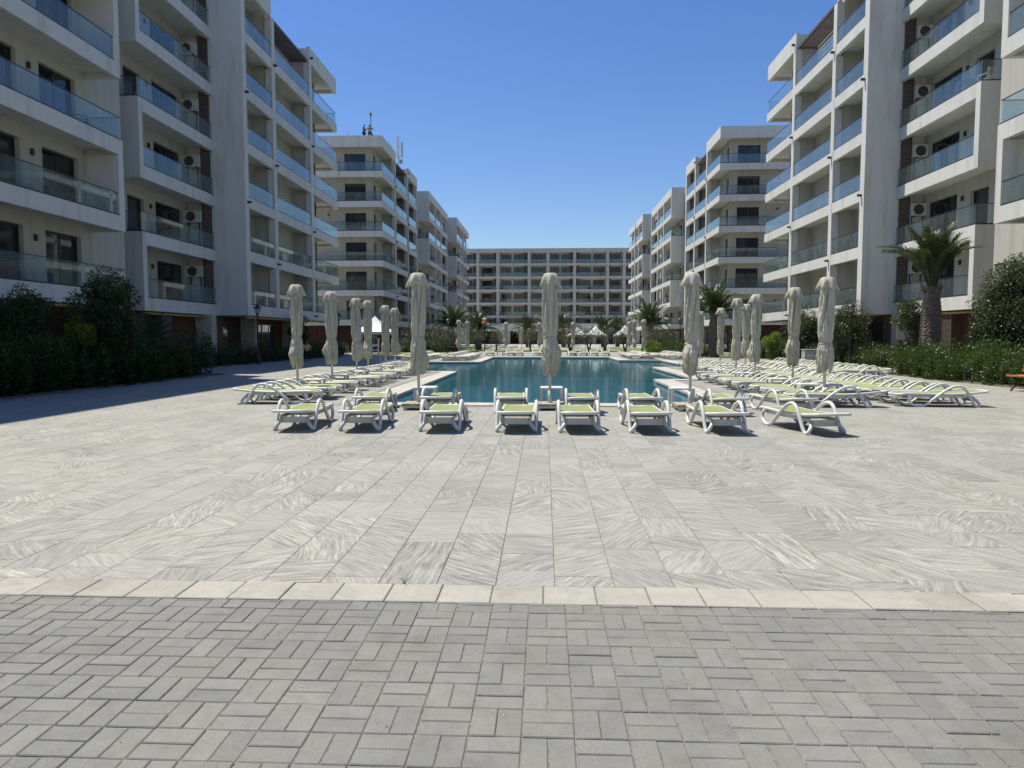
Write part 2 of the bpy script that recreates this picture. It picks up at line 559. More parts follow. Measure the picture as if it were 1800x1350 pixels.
def crom(pts, n=5):
    """Catmull-Rom through points"""
    P = [Vector(p) for p in pts]
    P = [P[0] * 2 - P[1]] + P + [P[-1] * 2 - P[-2]]
    out = []
    for i in range(1, len(P) - 2):
        a, b, c, d = P[i - 1:i + 3]
        for k in range(n):
            t = k / n
            out.append(0.5 * ((2 * b) + (c - a) * t + (2 * a - 5 * b + 4 * c - d) * t * t + (3 * b - a - 3 * c + d) * t ** 3))
    out.append(P[-2])
    return out

ORD = ['first', 'second', 'third', 'fourth', 'fifth', 'sixth', 'seventh', 'eighth', 'ninth', 'tenth', 'eleventh', 'twelfth', 'thirteenth', 'fourteenth', 'fifteenth', 'sixteenth', 'seventeenth', 'eighteenth', 'nineteenth', 'twentieth', 'twenty-first', 'twenty-second', 'twenty-third', 'twenty-fourth']

# fast quad-leaf meshes -------------------------------------------------
rng = np.random.default_rng(11)

def leaf_mesh(name, P, Nrm, L, W, mat, tone=None, droop=0.0):
    """P: n x 3 leaf bases, Nrm: n x 3 rough leaf directions, L/W length and width arrays; folded rhombus leaves"""
    n = len(P)
    d = Nrm + rng.normal(0, 0.45, (n, 3))
    d[:, 2] -= droop
    d /= np.linalg.norm(d, axis=1)[:, None] + 1e-9
    r = rng.normal(0, 1, (n, 3))
    side = np.cross(d, r)
    side /= np.linalg.norm(side, axis=1)[:, None] + 1e-9
    nn = np.cross(side, d)
    L = np.broadcast_to(L, (n,))[:, None]
    W = np.broadcast_to(W, (n,))[:, None]
    base = P
    tip = P + d * L - nn * L * 0.12
    mid = P + d * L * 0.48 + nn * W * 0.18
    a = mid + side * W * 0.5
    b = mid - side * W * 0.5
    V = np.stack([base, a, tip, b], axis=1).reshape(-1, 3)
    if tone is None:
        tone = rng.random(n)
    return quads_mesh(name, V, mat, tone)

def quads_mesh(name, V, mat, tone=None):
    n = len(V) // 4
    me = bpy.data.meshes.new(name)
    me.vertices.add(n * 4)
    me.vertices.foreach_set('co', np.ascontiguousarray(V, dtype=np.float32).ravel())
    me.loops.add(n * 4)
    me.loops.foreach_set('vertex_index', np.arange(n * 4, dtype=np.int32))
    me.polygons.add(n)
    me.polygons.foreach_set('loop_start', np.arange(0, n * 4, 4, dtype=np.int32))
    me.polygons.foreach_set('loop_total', np.full(n, 4, dtype=np.int32))
    me.update(calc_edges=True)
    me.materials.append(M[mat])
    if tone is not None:
        at = me.attributes.new('rnd', 'FLOAT_COLOR', 'FACE')
        c = np.stack([tone, tone, tone, np.ones(n)], axis=1).astype(np.float32)
        at.data.foreach_set('color', c.ravel())
    return me

def sph(n):
    v = rng.normal(0, 1, (n, 3))
    return v / (np.linalg.norm(v, axis=1)[:, None] + 1e-9)

# ------------------------------------------------------------------ ground, paving, pool
POOL = [(-3.95, 16.5), (-3.95, 32.0), (-7.3, 32.0), (-7.3, 44.3), (-4.0, 44.3), (-4.0, 55.2), (5.0, 55.2), (5.0, 48.0), (7.8, 48.0), (7.8, 37.0), (5.57, 37.0), (5.57, 26.2), (4.0, 26.2), (4.0, 16.5)]
def in_pool(x, y, m=0.0):
    for x0, x1, y0, y1 in ((-3.95, 4.0, 16.5, 26.2), (-3.95, 5.57, 26.2, 32.0), (-7.3, 5.57, 32.0, 37.0), (-7.3, 7.8, 37.0, 44.3), (-4.0, 7.8, 44.3, 48.0), (-4.0, 5.0, 48.0, 55.2)):
        if x0 - m < x < x1 + m and y0 - m < y < y1 + m:
            return True
    return False

def sheet(name, xs, ys, z, mat, skip):
    mb = MB()
    for i in range(len(xs) - 1):
        for j in range(len(ys) - 1):
            cx, cy = (xs[i] + xs[i + 1]) / 2, (ys[j] + ys[j + 1]) / 2
            if skip(cx, cy):
                continue
            mb.face([(xs[i], ys[j], z), (xs[i + 1], ys[j], z), (xs[i + 1], ys[j + 1], z), (xs[i], ys[j + 1], z)])
    return mb.build(name, mat)

PX = sorted({-1500, 1500, -17, 18, *[p[0] for p in POOL]})
PY = sorted({-300, 2500, 4.32, 76, *[p[1] for p in POOL]})
tag(sheet('ground', PX, PY, -0.06, 'pale_paving', lambda x, y: in_pool(x, y)), kind='structure')
plaza = sheet('plaza_paving', [v for v in PX if -17 <= v <= 18], [v for v in PY if 4.3 <= v <= 76], -0.008, 'mortar', lambda x, y: in_pool(x, y, -0.001))
tag(plaza, kind='structure')

# stone tiles: columns run away from the camera, cross joints fall at random
CW = 0.37
tiles = []
i0, i1 = int(-16.8 / CW) - 1, int(17.8 / CW)
for i in range(i0, i1 + 1):
    x0 = 0.07 + i * CW
    y = 4.325
    first = True
    while y < 75.5:
        L = random.choice((0.28, 0.37, 0.46, 0.55, 0.6, 0.74, 0.9)) * random.uniform(0.92, 1.08)
        if first:
            L *= random.uniform(0.4, 1.0)
            first = False
        if y > 40: L *= 1.6
        y1 = min(y + L, 75.6)
        cx, cy = x0 + CW / 2, (y + y1) / 2
        corners = [(x0, y), (x0 + CW, y), (x0, y1), (x0 + CW, y1)]
        if not any(in_pool(px, py, 0.62) for px, py in corners):
            tiles.append((x0, y, y1))
        y = y1
def tile_rnd():
    t = random.random()
    a = random.choice((0.06, 0.1, 0.14, 0.25, 0.36, 0.4)) + random.uniform(-0.07, 0.07)
    c = random.random() ** 0.95
    return (t, a % 1.0, c)
def show(t):
    x0, y0, y1 = t
    cx, cy = x0 + CW / 2, (y0 + y1) / 2
    if abs(cx - 0.05 + 0.0456 * cy) > 0.735 * cy + 0.4:
        return 0
    return CW * (y1 - y0) / cy ** 3
tiles.sort(key=show, reverse=True)
rest = MB()
J = 0.0015
for n, (x0, y0, y1) in enumerate(tiles):
    args = (x0 + J, x0 + CW - J, y0 + J, y1 - J, -0.02, 0.0 + random.uniform(-0.0012, 0.0012), 0.0025)
    if n < 300:
        mb = MB()
        mb.slabtop(*args, rnd=tile_rnd())
        mb.build('stone_tile', 'stone', plaza)
    else:
        rest.slabtop(*args, rnd=tile_rnd())
tag(rest.build('stone_tiles', 'stone', plaza), kind='stuff')

# pool coping stones
edges = [(POOL[i], POOL[(i + 1) % len(POOL)]) for i in range(len(POOL))]
strips = []
CP = 0.62
for (ax, ay), (bx, by) in edges:
    # outward normal: the pool polygon runs clockwise seen from above
    if abs(ax - bx) < 1e-6:
        mx, my = ax, (ay + by) / 2
        out = 1 if not in_pool(ax + 0.1, my) else -1
        ya, yb = min(ay, by), max(ay, by)
        strips.append(('y', ax, out, ya, yb))
    else:
        mx, my = (ax + bx) / 2, ay
        out = 1 if not in_pool(mx, ay + 0.1) else -1
        xa, xb = min(ax, bx), max(ax, bx)
        # corners: extend across where both outer corner cells are free
        if not in_pool(xa - 0.1, ay + 0.1 * out) and not in_pool(xa - 0.1, ay - 0.1 * out): xa -= CP
        elif in_pool(xa - 0.1, ay + 0.1 * out): xa += 0.0
        if not in_pool(xb + 0.1, ay + 0.1 * out) and not in_pool(xb + 0.1, ay - 0.1 * out): xb += CP
        strips.append(('x', ay, out, xa, xb))
def used_by_x(x, y):
    for k, c, o, a, b2 in strips:
        if k == 'x' and a - 1e-6 < x < b2 + 1e-6 and (0 < (y - c) * o < CP):
            return True
    return False
for k, c, o, a, b2 in strips:
    n = max(1, round((b2 - a) / 0.8))
    if k == 'y':
        # trim where an x strip already covers
        while used_by_x(c + 0.1 * o, a + 0.02) and a < b2: a += 0.02
        while used_by_x(c + 0.1 * o, b2 - 0.02) and a < b2: b2 -= 0.02
        n = max(1, round((b2 - a) / 0.8))
    for q in range(n):
        p0, p1 = a + (b2 - a) * q / n + 0.002, a + (b2 - a) * (q + 1) / n - 0.002
        lo, hi = sorted((c - 0.03 * o, c + (CP - 0.005) * o))
        rn = (random.random(), random.random(), random.random())
        mb = MB()
        if k == 'x':
            mb.slabtop(p0, p1, lo, hi, -0.05, 0.018, 0.006, rn)
        else:
            mb.slabtop(lo, hi, p0, p1, -0.05, 0.018, 0.006, rn)
        mb.build('coping_stone', 'coping', plaza)

# pool basin and water
basin = MB()
D = -1.5
for (ax, ay), (bx, by) in edges:
    basin.face([(ax, ay, D), (bx, by, D), (bx, by, -0.05), (ax, ay, -0.05)])
xs = sorted({p[0] for p in POOL}); ys = sorted({p[1] for p in POOL})
wat = MB()
for i in range(len(xs) - 1):
    for j in range(len(ys) - 1):
        if in_pool((xs[i] + xs[i + 1]) / 2, (ys[j] + ys[j + 1]) / 2):
            q = [(xs[i], ys[j]), (xs[i + 1], ys[j]), (xs[i + 1], ys[j + 1]), (xs[i], ys[j + 1])]
            basin.face([(x, y, D) for x, y in q])
            wat.face([(x, y, -0.10) for x, y in q])
# entry steps in the left bay
for k in range(4):
    basin.box(-7.3, -7.0 + 0.45 * k, 32.2, 44.1, D + 0.01, -0.28 - 0.26 * k)
tag(basin.build('pool_basin', 'pool_tile'), kind='structure')
tag(wat.build('pool_water', 'water'), kind='structure')

# cream kerb and grey block pavement
pavement = MB()
pavement.face([(-9, -1.0, -0.0058), (9, -1.0, -0.0058), (9, 4.325, -0.0058), (-9, 4.325, -0.0058)])
pavement = tag(pavement.build('pavement', 'sand_joint'), kind='structure')
for i in range(-22, 23):
    x = 0.0 + i * 0.312
    mb = MB()
    dy = random.uniform(-0.004, 0.004)
    mb.slabtop(x + 0.003, x + 0.309 + random.uniform(-0.002, 0.001), 4.025 + dy, 4.318 + dy, -0.05, 0.004 + random.uniform(-0.002, 0.003), 0.005, (random.random(), 0, 0), 0.001)
    mb.build('kerb_stone', 'kerb', pavement)
bricks = []
U = 0.207
g2 = 0.0027
for i in range(-36, 34):
    for j in range(-14, 4):
        x, y = 0.745 + i * U, 3.27 + j * U
        if (i + j) % 2 == 0:
            rects = [(x, x + U / 2, y, y + U), (x + U / 2, x + U, y, y + U)]
        else:
            rects = [(x, x + U, y, y + U / 2), (x, x + U, y + U / 2, y + U)]
        for a, b2, c, d in rects:
            d = min(d, 4.022)
            if d - c < 0.02: continue
            bricks.append((a, b2, c, d))
def showb(t):
    cx, cy = (t[0] + t[1]) / 2, (t[2] + t[3]) / 2
    if cy < 2.38 or abs(cx + 0.0456 * cy) > 0.735 * cy: return 0
    return 1 / cy ** 3
bricks.sort(key=showb, reverse=True)
rest = MB()
for n, (a, b2, c, d) in enumerate(bricks):
    jx = lambda: random.uniform(-0.0012, 0.0012)
    args = (a + g2 + jx(), b2 - g2 + jx(), c + g2 + jx(), d - g2 + jx(), -0.03, random.uniform(-0.0018, 0.0018), 0.004)
    rn = (min(1, max(0, random.gauss(0.5, 0.24))), random.random(), random.random())
    if n < 300:
        mb = MB()
        mb.slabtop(*args, rnd=rn, jit=0.0009)
        mb.build('paver', 'paver', pavement)
    else:
        rest.slabtop(*args, rnd=rn, jit=0.0009)
tag(rest.build('pavers', 'paver', pavement), kind='stuff')

# planting beds
def bed_obj(name, x0, x1, y0, y1, mat='soil'):
    mb = MB()
    mb.slabtop(x0, x1, y0, y1, -0.05, 0.05, 0.03)
    return tag(mb.build(name, mat), kind='structure')
bed_obj('planting_bed', -17.0, -13.3, 4.5, 29.0)
bed_obj('planting_bed', -19.0, -16.9, 30.0, 62.0)
bed_obj('planting_bed', 14.25, 18.0, 12.0, 30.6)
bed_obj('planting_bed', 16.2, 19.0, 36.0, 62.0)
bed_obj('lawn', -16.0, -7.5, 58.0, 100.0, 'lawn')
bed_obj('lawn', 9.0, 17.0, 58.0, 100.0, 'lawn')
bed_obj('lawn', -6.5, 8.0, 78.0, 88.0, 'lawn')

# ------------------------------------------------------------------ buildings
FB = 2.86     # underside of the first slab
FH = 3.23     # storey height
FA = 0.64     # fascia depth
def zb(k): return FB + FH * k

class Block:
    """helper that maps (u = distance from the court's axis, y, z) to world for one side; parts hang under root"""
    def __init__(s, root, side):
        s.root = root
        s.s = side
        s.org = tuple(root.location)
    def part(s, mb, name, mat, parent=None, smooth=False):
        return mb.build(name, mat, parent or s.root, smooth, s.org) if parent is None else s.sub(mb, name, mat, parent, smooth)
    def sub(s, mb, name, mat, parent, smooth=False):
        me = mb.mesh(name, mat, smooth, s.org)
        return link(name, me, parent)
    def box(s, mb, u0, u1, y0, y1, z0, z1):
        mb.box(s.s * u0, s.s * u1, y0, y1, z0, z1)
    def one(s, name, mat, u0, u1, y0, y1, z0, z1, parent=None):
        mb = MB()
        s.box(mb, u0, u1, y0, y1, z0, z1)
        return s.part(mb, name, mat, parent)

def wall_open(bl, name, mat, axis, c, a0, a1, z0, z1, ops, depth, inward):
    """wall sheet with recessed rectangular openings; axis 'u' = plane u=c running along y, 'y' = plane y=c running along u"""
    mb = MB()
    As = sorted({a0, a1, *[o[0] for o in ops], *[o[1] for o in ops]})
    Zs = sorted({z0, z1, *[o[2] for o in ops], *[o[3] for o in ops]})
    def P(a, z, d=0.0):
        if axis == 'u':
            return (bl.s * (c + d), a, z)
        return (bl.s * a, c + d, z)
    for i in range(len(As) - 1):
        # merge vertical runs
        run = None
        for j in range(len(Zs) - 1):
            ca, cz = (As[i] + As[i + 1]) / 2, (Zs[j] + Zs[j + 1]) / 2
            hole = any(o[0] < ca < o[1] and o[2] < cz < o[3] for o in ops)
            if hole:
                if run is not None:
                    mb.face([P(As[i], run), P(As[i + 1], run), P(As[i + 1], Zs[j]), P(As[i], Zs[j])])
                    run = None
            elif run is None:
                run = Zs[j]
        if run is not None:
            mb.face([P(As[i], run), P(As[i + 1], run), P(As[i + 1], Zs[-1]), P(As[i], Zs[-1])])
    for (p0, p1, q0, q1) in [o[:4] for o in ops]:
        d = depth
        mb.face([P(p0, q0), P(p1, q0), P(p1, q0, d), P(p0, q0, d)])
        mb.face([P(p0, q1), P(p1, q1), P(p1, q1, d), P(p0, q1, d)])
        mb.face([P(p0, q0), P(p0, q1), P(p0, q1, d), P(p0, q0, d)])
        mb.face([P(p1, q0), P(p1, q1), P(p1, q1, d), P(p1, q0, d)])
    w = bl.part(mb, name, mat)
    for o in ops:
        window(bl, axis, c + depth - 0.06, *o[:4], o[4] if len(o) > 4 else 2)
    return w

def window(bl, axis, c, a0, a1, z0, z1, n=2, t=0.07):
    fr = MB()
    def bx(mb, a, b, z, w, d0, d1):
        if axis == 'u': bl.box(mb, c + d0, c + d1, a, b, z, w)
        else: mb.box(bl.s * a, bl.s * b, c + d0, c + d1, z, w)
    e = 0.004
    bx(fr, a0 + e, a1 - e, z0 + e, z0 + t, 0, 0.06)
    bx(fr, a0 + e, a1 - e, z1 - t, z1 - e, 0, 0.06)
    st = [a0 + e] + [a0 + (a1 - a0) * k / n - t * 0.6 for k in range(1, n)] + [a1 - t]
    for k, q in enumerate(st):
        w = t if k in (0, n) else t * 1.2
        bx(fr, q, q + w, z0 + t, z1 - t, -0.002, 0.058)
    f = bl.part(fr, 'window', 'dark_metal')
    for k in range(n):
        a = a0 + (a1 - a0) * k / n + t * 0.55
        b = a0 + (a1 - a0) * (k + 1) / n - t * 0.55
        p = MB()
        bx(p, a, b, z0 + t * 0.8, z1 - t * 0.8, 0.02 + 0.012 * (k % 2), 0.03 + 0.012 * (k % 2))
        bl.sub(p, 'pane', 'window_glass', f)
    return f

def balustrade(bl, axis, c, a0, a1, z, h=0.98, step=1.15):
    """glass panes in a dark shoe with a thin dark handrail"""
    n = max(1, round((a1 - a0) / step))
    def bx(mb, a, b, z0, z1, d0, d1):
        if axis == 'u': bl.box(mb, c + d0, c + d1, a, b, z0, z1)
        else: mb.box(bl.s * a, bl.s * b, c + d0, c + d1, z0, z1)
    r = MB()
    bx(r, a0, a1, z - 0.02, z + 0.07, -0.028, 0.028)
    bx(r, a0, a1, z + h - 0.03, z + h, -0.018, 0.018)
    f = bl.part(r, 'balustrade', 'dark_metal')
    for k in range(n):
        p = MB()
        bx(p, a0 + (a1 - a0) * k / n + 0.012, a0 + (a1 - a0) * (k + 1) / n - 0.012, z + 0.06, z + h - 0.028, -0.007, 0.007)
        bl.sub(p, 'pane', 'rail_glass', f)
    return f

def louvre(bl, axis, c, a0, a1, z0, z1, pitch=0.085):
    mb = MB()
    def bx(a, b, z, w, d0, d1):
        if axis == 'u': bl.box(mb, c + d0, c + d1, a, b, z, w)
        else: mb.box(bl.s * a, bl.s * b, c + d0, c + d1, z, w)
    bx(a0, a0 + 0.05, z0, z1, 0, 0.06)
    bx(a1 - 0.05, a1, z0, z1, 0, 0.06)
    n = int((z1 - z0) / pitch)
    for k in range(n):
        z = z0 + 0.02 + k * pitch
        bx(a0 + 0.05, a1 - 0.05, z, z + pitch * 0.62, 0.005, 0.05)
    return bl.part(mb, 'louvre_panel', 'louvre')

def aircon(bl, u, y, z):
    """outdoor unit on brackets against the wall at u (unit projects towards the court)"""
    mb = MB()
    bl.box(mb, u - 0.36, u - 0.06, y - 0.42, y + 0.42, z, z + 0.58)
    a = bl.part(mb, 'air_conditioner', 'ac_white')
    g = MB()
    n = 20
    for rr, dd in ((0.23, 0.368), (0.2, 0.372), (0.1, 0.376), (0.04, 0.38)):
        g.face([(bl.s * (u - dd), y + 0.1 + rr * math.cos(2 * math.pi * k / n), z + 0.29 + rr * math.sin(2 * math.pi * k / n)) for k in range(n)])
    bl.sub(g, 'fan_grille', 'dark_metal', a)
    b = MB()
    for dy in (-0.3, 0.3):
        bl.box(b, u - 0.38, u - 0.002, y + dy - 0.02, y + dy + 0.02, z - 0.04, z - 0.004)
    bl.sub(b, 'bracket', 'dark_metal', a)

def aircon_end(bl, c, u, z):
    """outdoor unit on the end wall of a balcony (plane y=c), fan towards -y"""
    mb = MB()
    mb.box(bl.s * (u - 0.47), bl.s * (u + 0.45), c - 0.38, c - 0.05, z, z + 0.68)
    a = bl.part(mb, 'air_conditioner', 'ac_white')
    g = MB()
    n = 20
    cx = bl.s * u - 0.1
    for rr, dd in ((0.29, 0.384), (0.1, 0.392), (0.04, 0.396)):
        g.face([(cx + rr * math.cos(2 * math.pi * k / n), c - dd, z + 0.34 + rr * math.sin(2 * math.pi * k / n)) for k in range(n)])
    bl.sub(g, 'fan_grille', 'fan_grey', a)
    b = MB()
    for du in (-0.3, 0.3):
        b.box(bl.s * (u + du) - 0.02, bl.s * (u + du) + 0.02, c - 0.42, c - 0.002, z - 0.05, z - 0.004)
    bl.sub(b, 'bracket', 'dark_metal', a)
    h = MB()
    h.box(bl.s * u - 0.25, bl.s * u + 0.2, c - 0.22, c - 0.003, z - 1.05, z - 0.42)
    bl.part(h, 'meter_box', 'ac_white')
    for du in (-0.32, 0.28):
        t_ = MB()
        t_.tube([(bl.s * u + du, c - 0.06, z - 1.5), (bl.s * u + du, c - 0.06, z - 0.06)], 0.03, 6)
        bl.part(t_, 'pipe', 'dark_metal', None, True)

def pipes(bl, u, y, z0, z1):
    mb = MB()
    for dy, r in ((0, 0.025), (0.16, 0.035)):
        mb.tube([(bl.s * (u - 0.06), y + dy, z0), (bl.s * (u - 0.06), y + dy, z1)], r, 6)
    bl.part(mb, 'pipe', 'grey_metal', None, True)

def wall_light(bl, axis, c, a, z):
    if axis == 'u': bl.one('wall_light', 'dark_metal', c - 0.10, c - 0.004, a - 0.06, a + 0.06, z, z + 0.24)
    else:
        mb = MB()
        mb.box(bl.s * a - 0.06, bl.s * a + 0.06, c - 0.1, c - 0.004, z, z + 0.24)
        bl.part(mb, 'wall_light', 'dark_metal')

def spout(bl, u, y, z):
    mb = MB()
    bl.box(mb, u - 0.22, u - 0.003, y - 0.07, y + 0.07, z, z + 0.12)
    bl.part(mb, 'drain_spout', 'dark_metal')

NFL = 6
ROOF_B = zb(6)
ROOF_T = 23.42
def grid_block(bl, u0, bays, end, d=1.45, deep=12.0, floors=NFL, nb_wall=True, lou=True, ylist_spout=(), fine=True):
    """loggia grid. bays: list of (y0, y1, kind) near to far; end: 'far' or 'near' = side with the open cantilever corner.
    kinds: L loggia, P loggia with timber pergola instead of roof edge, C corner"""
    Y0, Y1 = bays[0][0], bays[-1][1]
    PW = 0.5
    # blank side wall on the closed end
    if end == 'far':
        bl.one('end_wall', 'plaster', u0, u0 + deep, Y0 - PW, Y0, FB, ROOF_T)
        core0, core1 = Y0 + 0.001, Y1 - d
    else:
        bl.one('end_wall', 'plaster', u0, u0 + deep, Y1, Y1 + PW, FB, ROOF_T)
        core0, core1 = Y0 + d, Y1 - 0.001
    # core behind the loggias
    bl.one('core_wall', 'plaster_warm_and_shade', u0 + d + 0.3, u0 + deep - 0.01, core0 + (0.31 if end == 'near' else 0), core1 - (0.31 if end == 'far' else 0), FB + 0.01, ROOF_T - 0.1)
    ops = []
    for (ya, yb, kind) in bays:
        for k in range(floors):
            z = zb(k) + 0.5
            if kind == 'P':
                ops.append((ya + (yb - ya) * 0.16, ya + (yb - ya) * 0.5, z + 0.02, z + 2.35, 2))
            elif kind == 'C':
                q = (ya + 0.7, ya + 1.6) if end == 'far' else (yb - 1.9, yb - 1.0)
                if end == 'near': q = (Y0 + d + 0.6, Y0 + d + 1.7)
                ops.append((*q, z + 0.02, z + 2.35, 1))
            else:
                ops.append((ya + 0.5, ya + 1.7, z + 0.02, z + 2.35, 1))
    # keep openings on the wall
    ops = [o for o in ops if o[0] > core0 + 0.1 and o[1] < core1 - 0.1]
    wall_open(bl, 'loggia_wall', 'plaster_warm_and_shade', 'u', u0 + d, core0, core1, FB + 0.01, ROOF_T - 0.15, ops, 0.22, 1)
    # end face wall behind the corner balconies
    c = core1 if end == 'far' else core0
    eops = []
    for k in range(floors):
        z = zb(k) + 0.5
        eops.append((u0 + d + 0.75, u0 + d + 3.1, z + 0.02, z + 2.32, 2))
        eops.append((u0 + d + 0.35, u0 + d + 0.36 + 0.001, z + 1, z + 1.1, 1)) if False else None
    eops = [e for e in eops if e]
    if end == 'near':
        wall_open(bl, 'end_face_wall', 'plaster_warm_and_shade', 'y', c, u0 + d, u0 + deep, FB + 0.01, ROOF_T - 0.15, eops, 0.22, 1)
        for k in range(floors):
            wall_light(bl, 'y', c, u0 + d + 5.0, zb(k) + 2.5)
    else:
        bl.one('end_face_wall', 'plaster_warm_and_shade', u0 + d, u0 + deep, c - 0.3, c, FB + 0.01, ROOF_T - 0.15)
    # slabs with edge beams
    for k in range(floors + 1):
        mb = MB()
        top = zb(k) + FA if k < floors else ROOF_T
        for (ya, yb, kind) in bays:
            if k == floors and kind == 'P':
                if mb.v: bl.part(mb, 'roof_slab', 'plaster')
                mb = MB()
                continue
            a = ya - (PW if ya > Y0 + 0.01 else 0)
            b = yb
            if kind == 'C' and end == 'far': a = ya - PW
            if kind == 'C' and end == 'near': b = yb + PW
            bl.box(mb, u0, u0 + 0.24, a, b, zb(k), top)
            bl.box(mb, u0 + 0.24, u0 + d - 0.003, a + (0.25 if kind == 'C' and end == 'near' else 0.004), b - (0.25 if kind == 'C' and end == 'far' else 0.004), zb(k) + 0.24, top - 0.12)
            if kind == 'C':
                e0, e1 = (yb - 0.24, yb) if end == 'far' else (ya, ya + 0.24)
                bl.box(mb, u0 + 0.24, u0 + deep, e0, e1, zb(k), top)
                s0, s1 = (yb - d + 0.003, yb - 0.25) if end == 'far' else (ya + 0.25, ya + d - 0.003)
                bl.box(mb, u0 + d, u0 + deep, s0, s1, zb(k) + 0.24, top - 0.12)
        bl.part(mb, 'floor_slab' if k < floors else 'roof_slab', 'plaster')
    bl.one('roof', 'plaster', u0 + d + 0.1, u0 + deep - 0.1, core0 + 0.3, core1 - 0.3, ROOF_T - 0.16, ROOF_T - 0.05)
    # columns and partitions
    for i, (ya, yb, kind) in enumerate(bays):
        last = i == len(bays) - 1
        if not last:
            y = yb
            for k in range(floors):
                bl.one('column', 'plaster', u0, u0 + 0.46, y + 0.0, y + PW, zb(k) + FA + 0.001, zb(k + 1) - 0.001)
            bl.one('partition', 'plaster_warm_and_shade', u0 + 0.46, u0 + d, y + 0.12, y + PW - 0.06, FB + 0.3, ROOF_T - 0.3)
        elif end == 'near':
            pass
    if end == 'far':
        for k in range(floors):
            bl.one('column', 'plaster', u0 - 0.001, u0 + 0.46, Y0, Y0 + 0.06, zb(k) + FA + 0.001, zb(k + 1) - 0.001)
    # glass
    for i, (ya, yb, kind) in enumerate(bays):
        for k in range(floors):
            z = zb(k) + FA
            a = ya if not (kind == 'C' and end == 'near') else ya + 0.05
            b = yb if not (kind == 'C' and end == 'far') else yb - 0.05
            balustrade(bl, 'u', u0 + 0.07, a + 0.02, b - 0.02, z)
            if kind == 'C':
                yy = yb - 0.07 if end == 'far' else ya + 0.07
                balustrade(bl, 'y', yy, u0 + 0.1, u0 + (6.0 if end == 'near' else d + 1), z)
            if kind in 'LP' and lou:
                if end == 'far':
                    louvre(bl, 'u', u0 + 0.5, ya + 0.07, ya + 1.1, z, zb(k + 1) + 0.2)
                else:
                    louvre(bl, 'u', u0 + 0.5, yb - 1.1, yb - 0.02, z, zb(k + 1) + 0.2)
                    aircon(bl, u0 + d, ya + 2.2, z + 1.55)
    # pergola
    for (ya, yb, kind) in bays:
        if kind == 'P':
            root = MB()
            bl.box(root, u0 + 0.12, u0 + 0.2, ya, yb, ROOF_B + 0.02, ROOF_B + 0.2)
            for q in (0.02, 0.5, 0.98):
                yy = ya + (yb - ya) * q
                bl.box(root, u0 + 0.2, u0 + d - 0.003, yy - 0.04, yy + 0.04, ROOF_B + 0.1, ROOF_B + 0.2)
            pg = bl.part(root, 'pergola', 'louvre')
            for q in range(11):
                m2 = MB()
                uu = u0 + 0.24 + q * 0.112
                bl.box(m2, uu, uu + 0.06, ya + 0.01, yb - 0.01, ROOF_B + 0.04, ROOF_B + 0.098)
                bl.sub(m2, 'slat', 'louvre', pg)
    for (y, ks) in ylist_spout:
        for k in ks:
            spout(bl, u0, y, (zb(k) + 0.25) if k < floors else ROOF_B + 0.35)

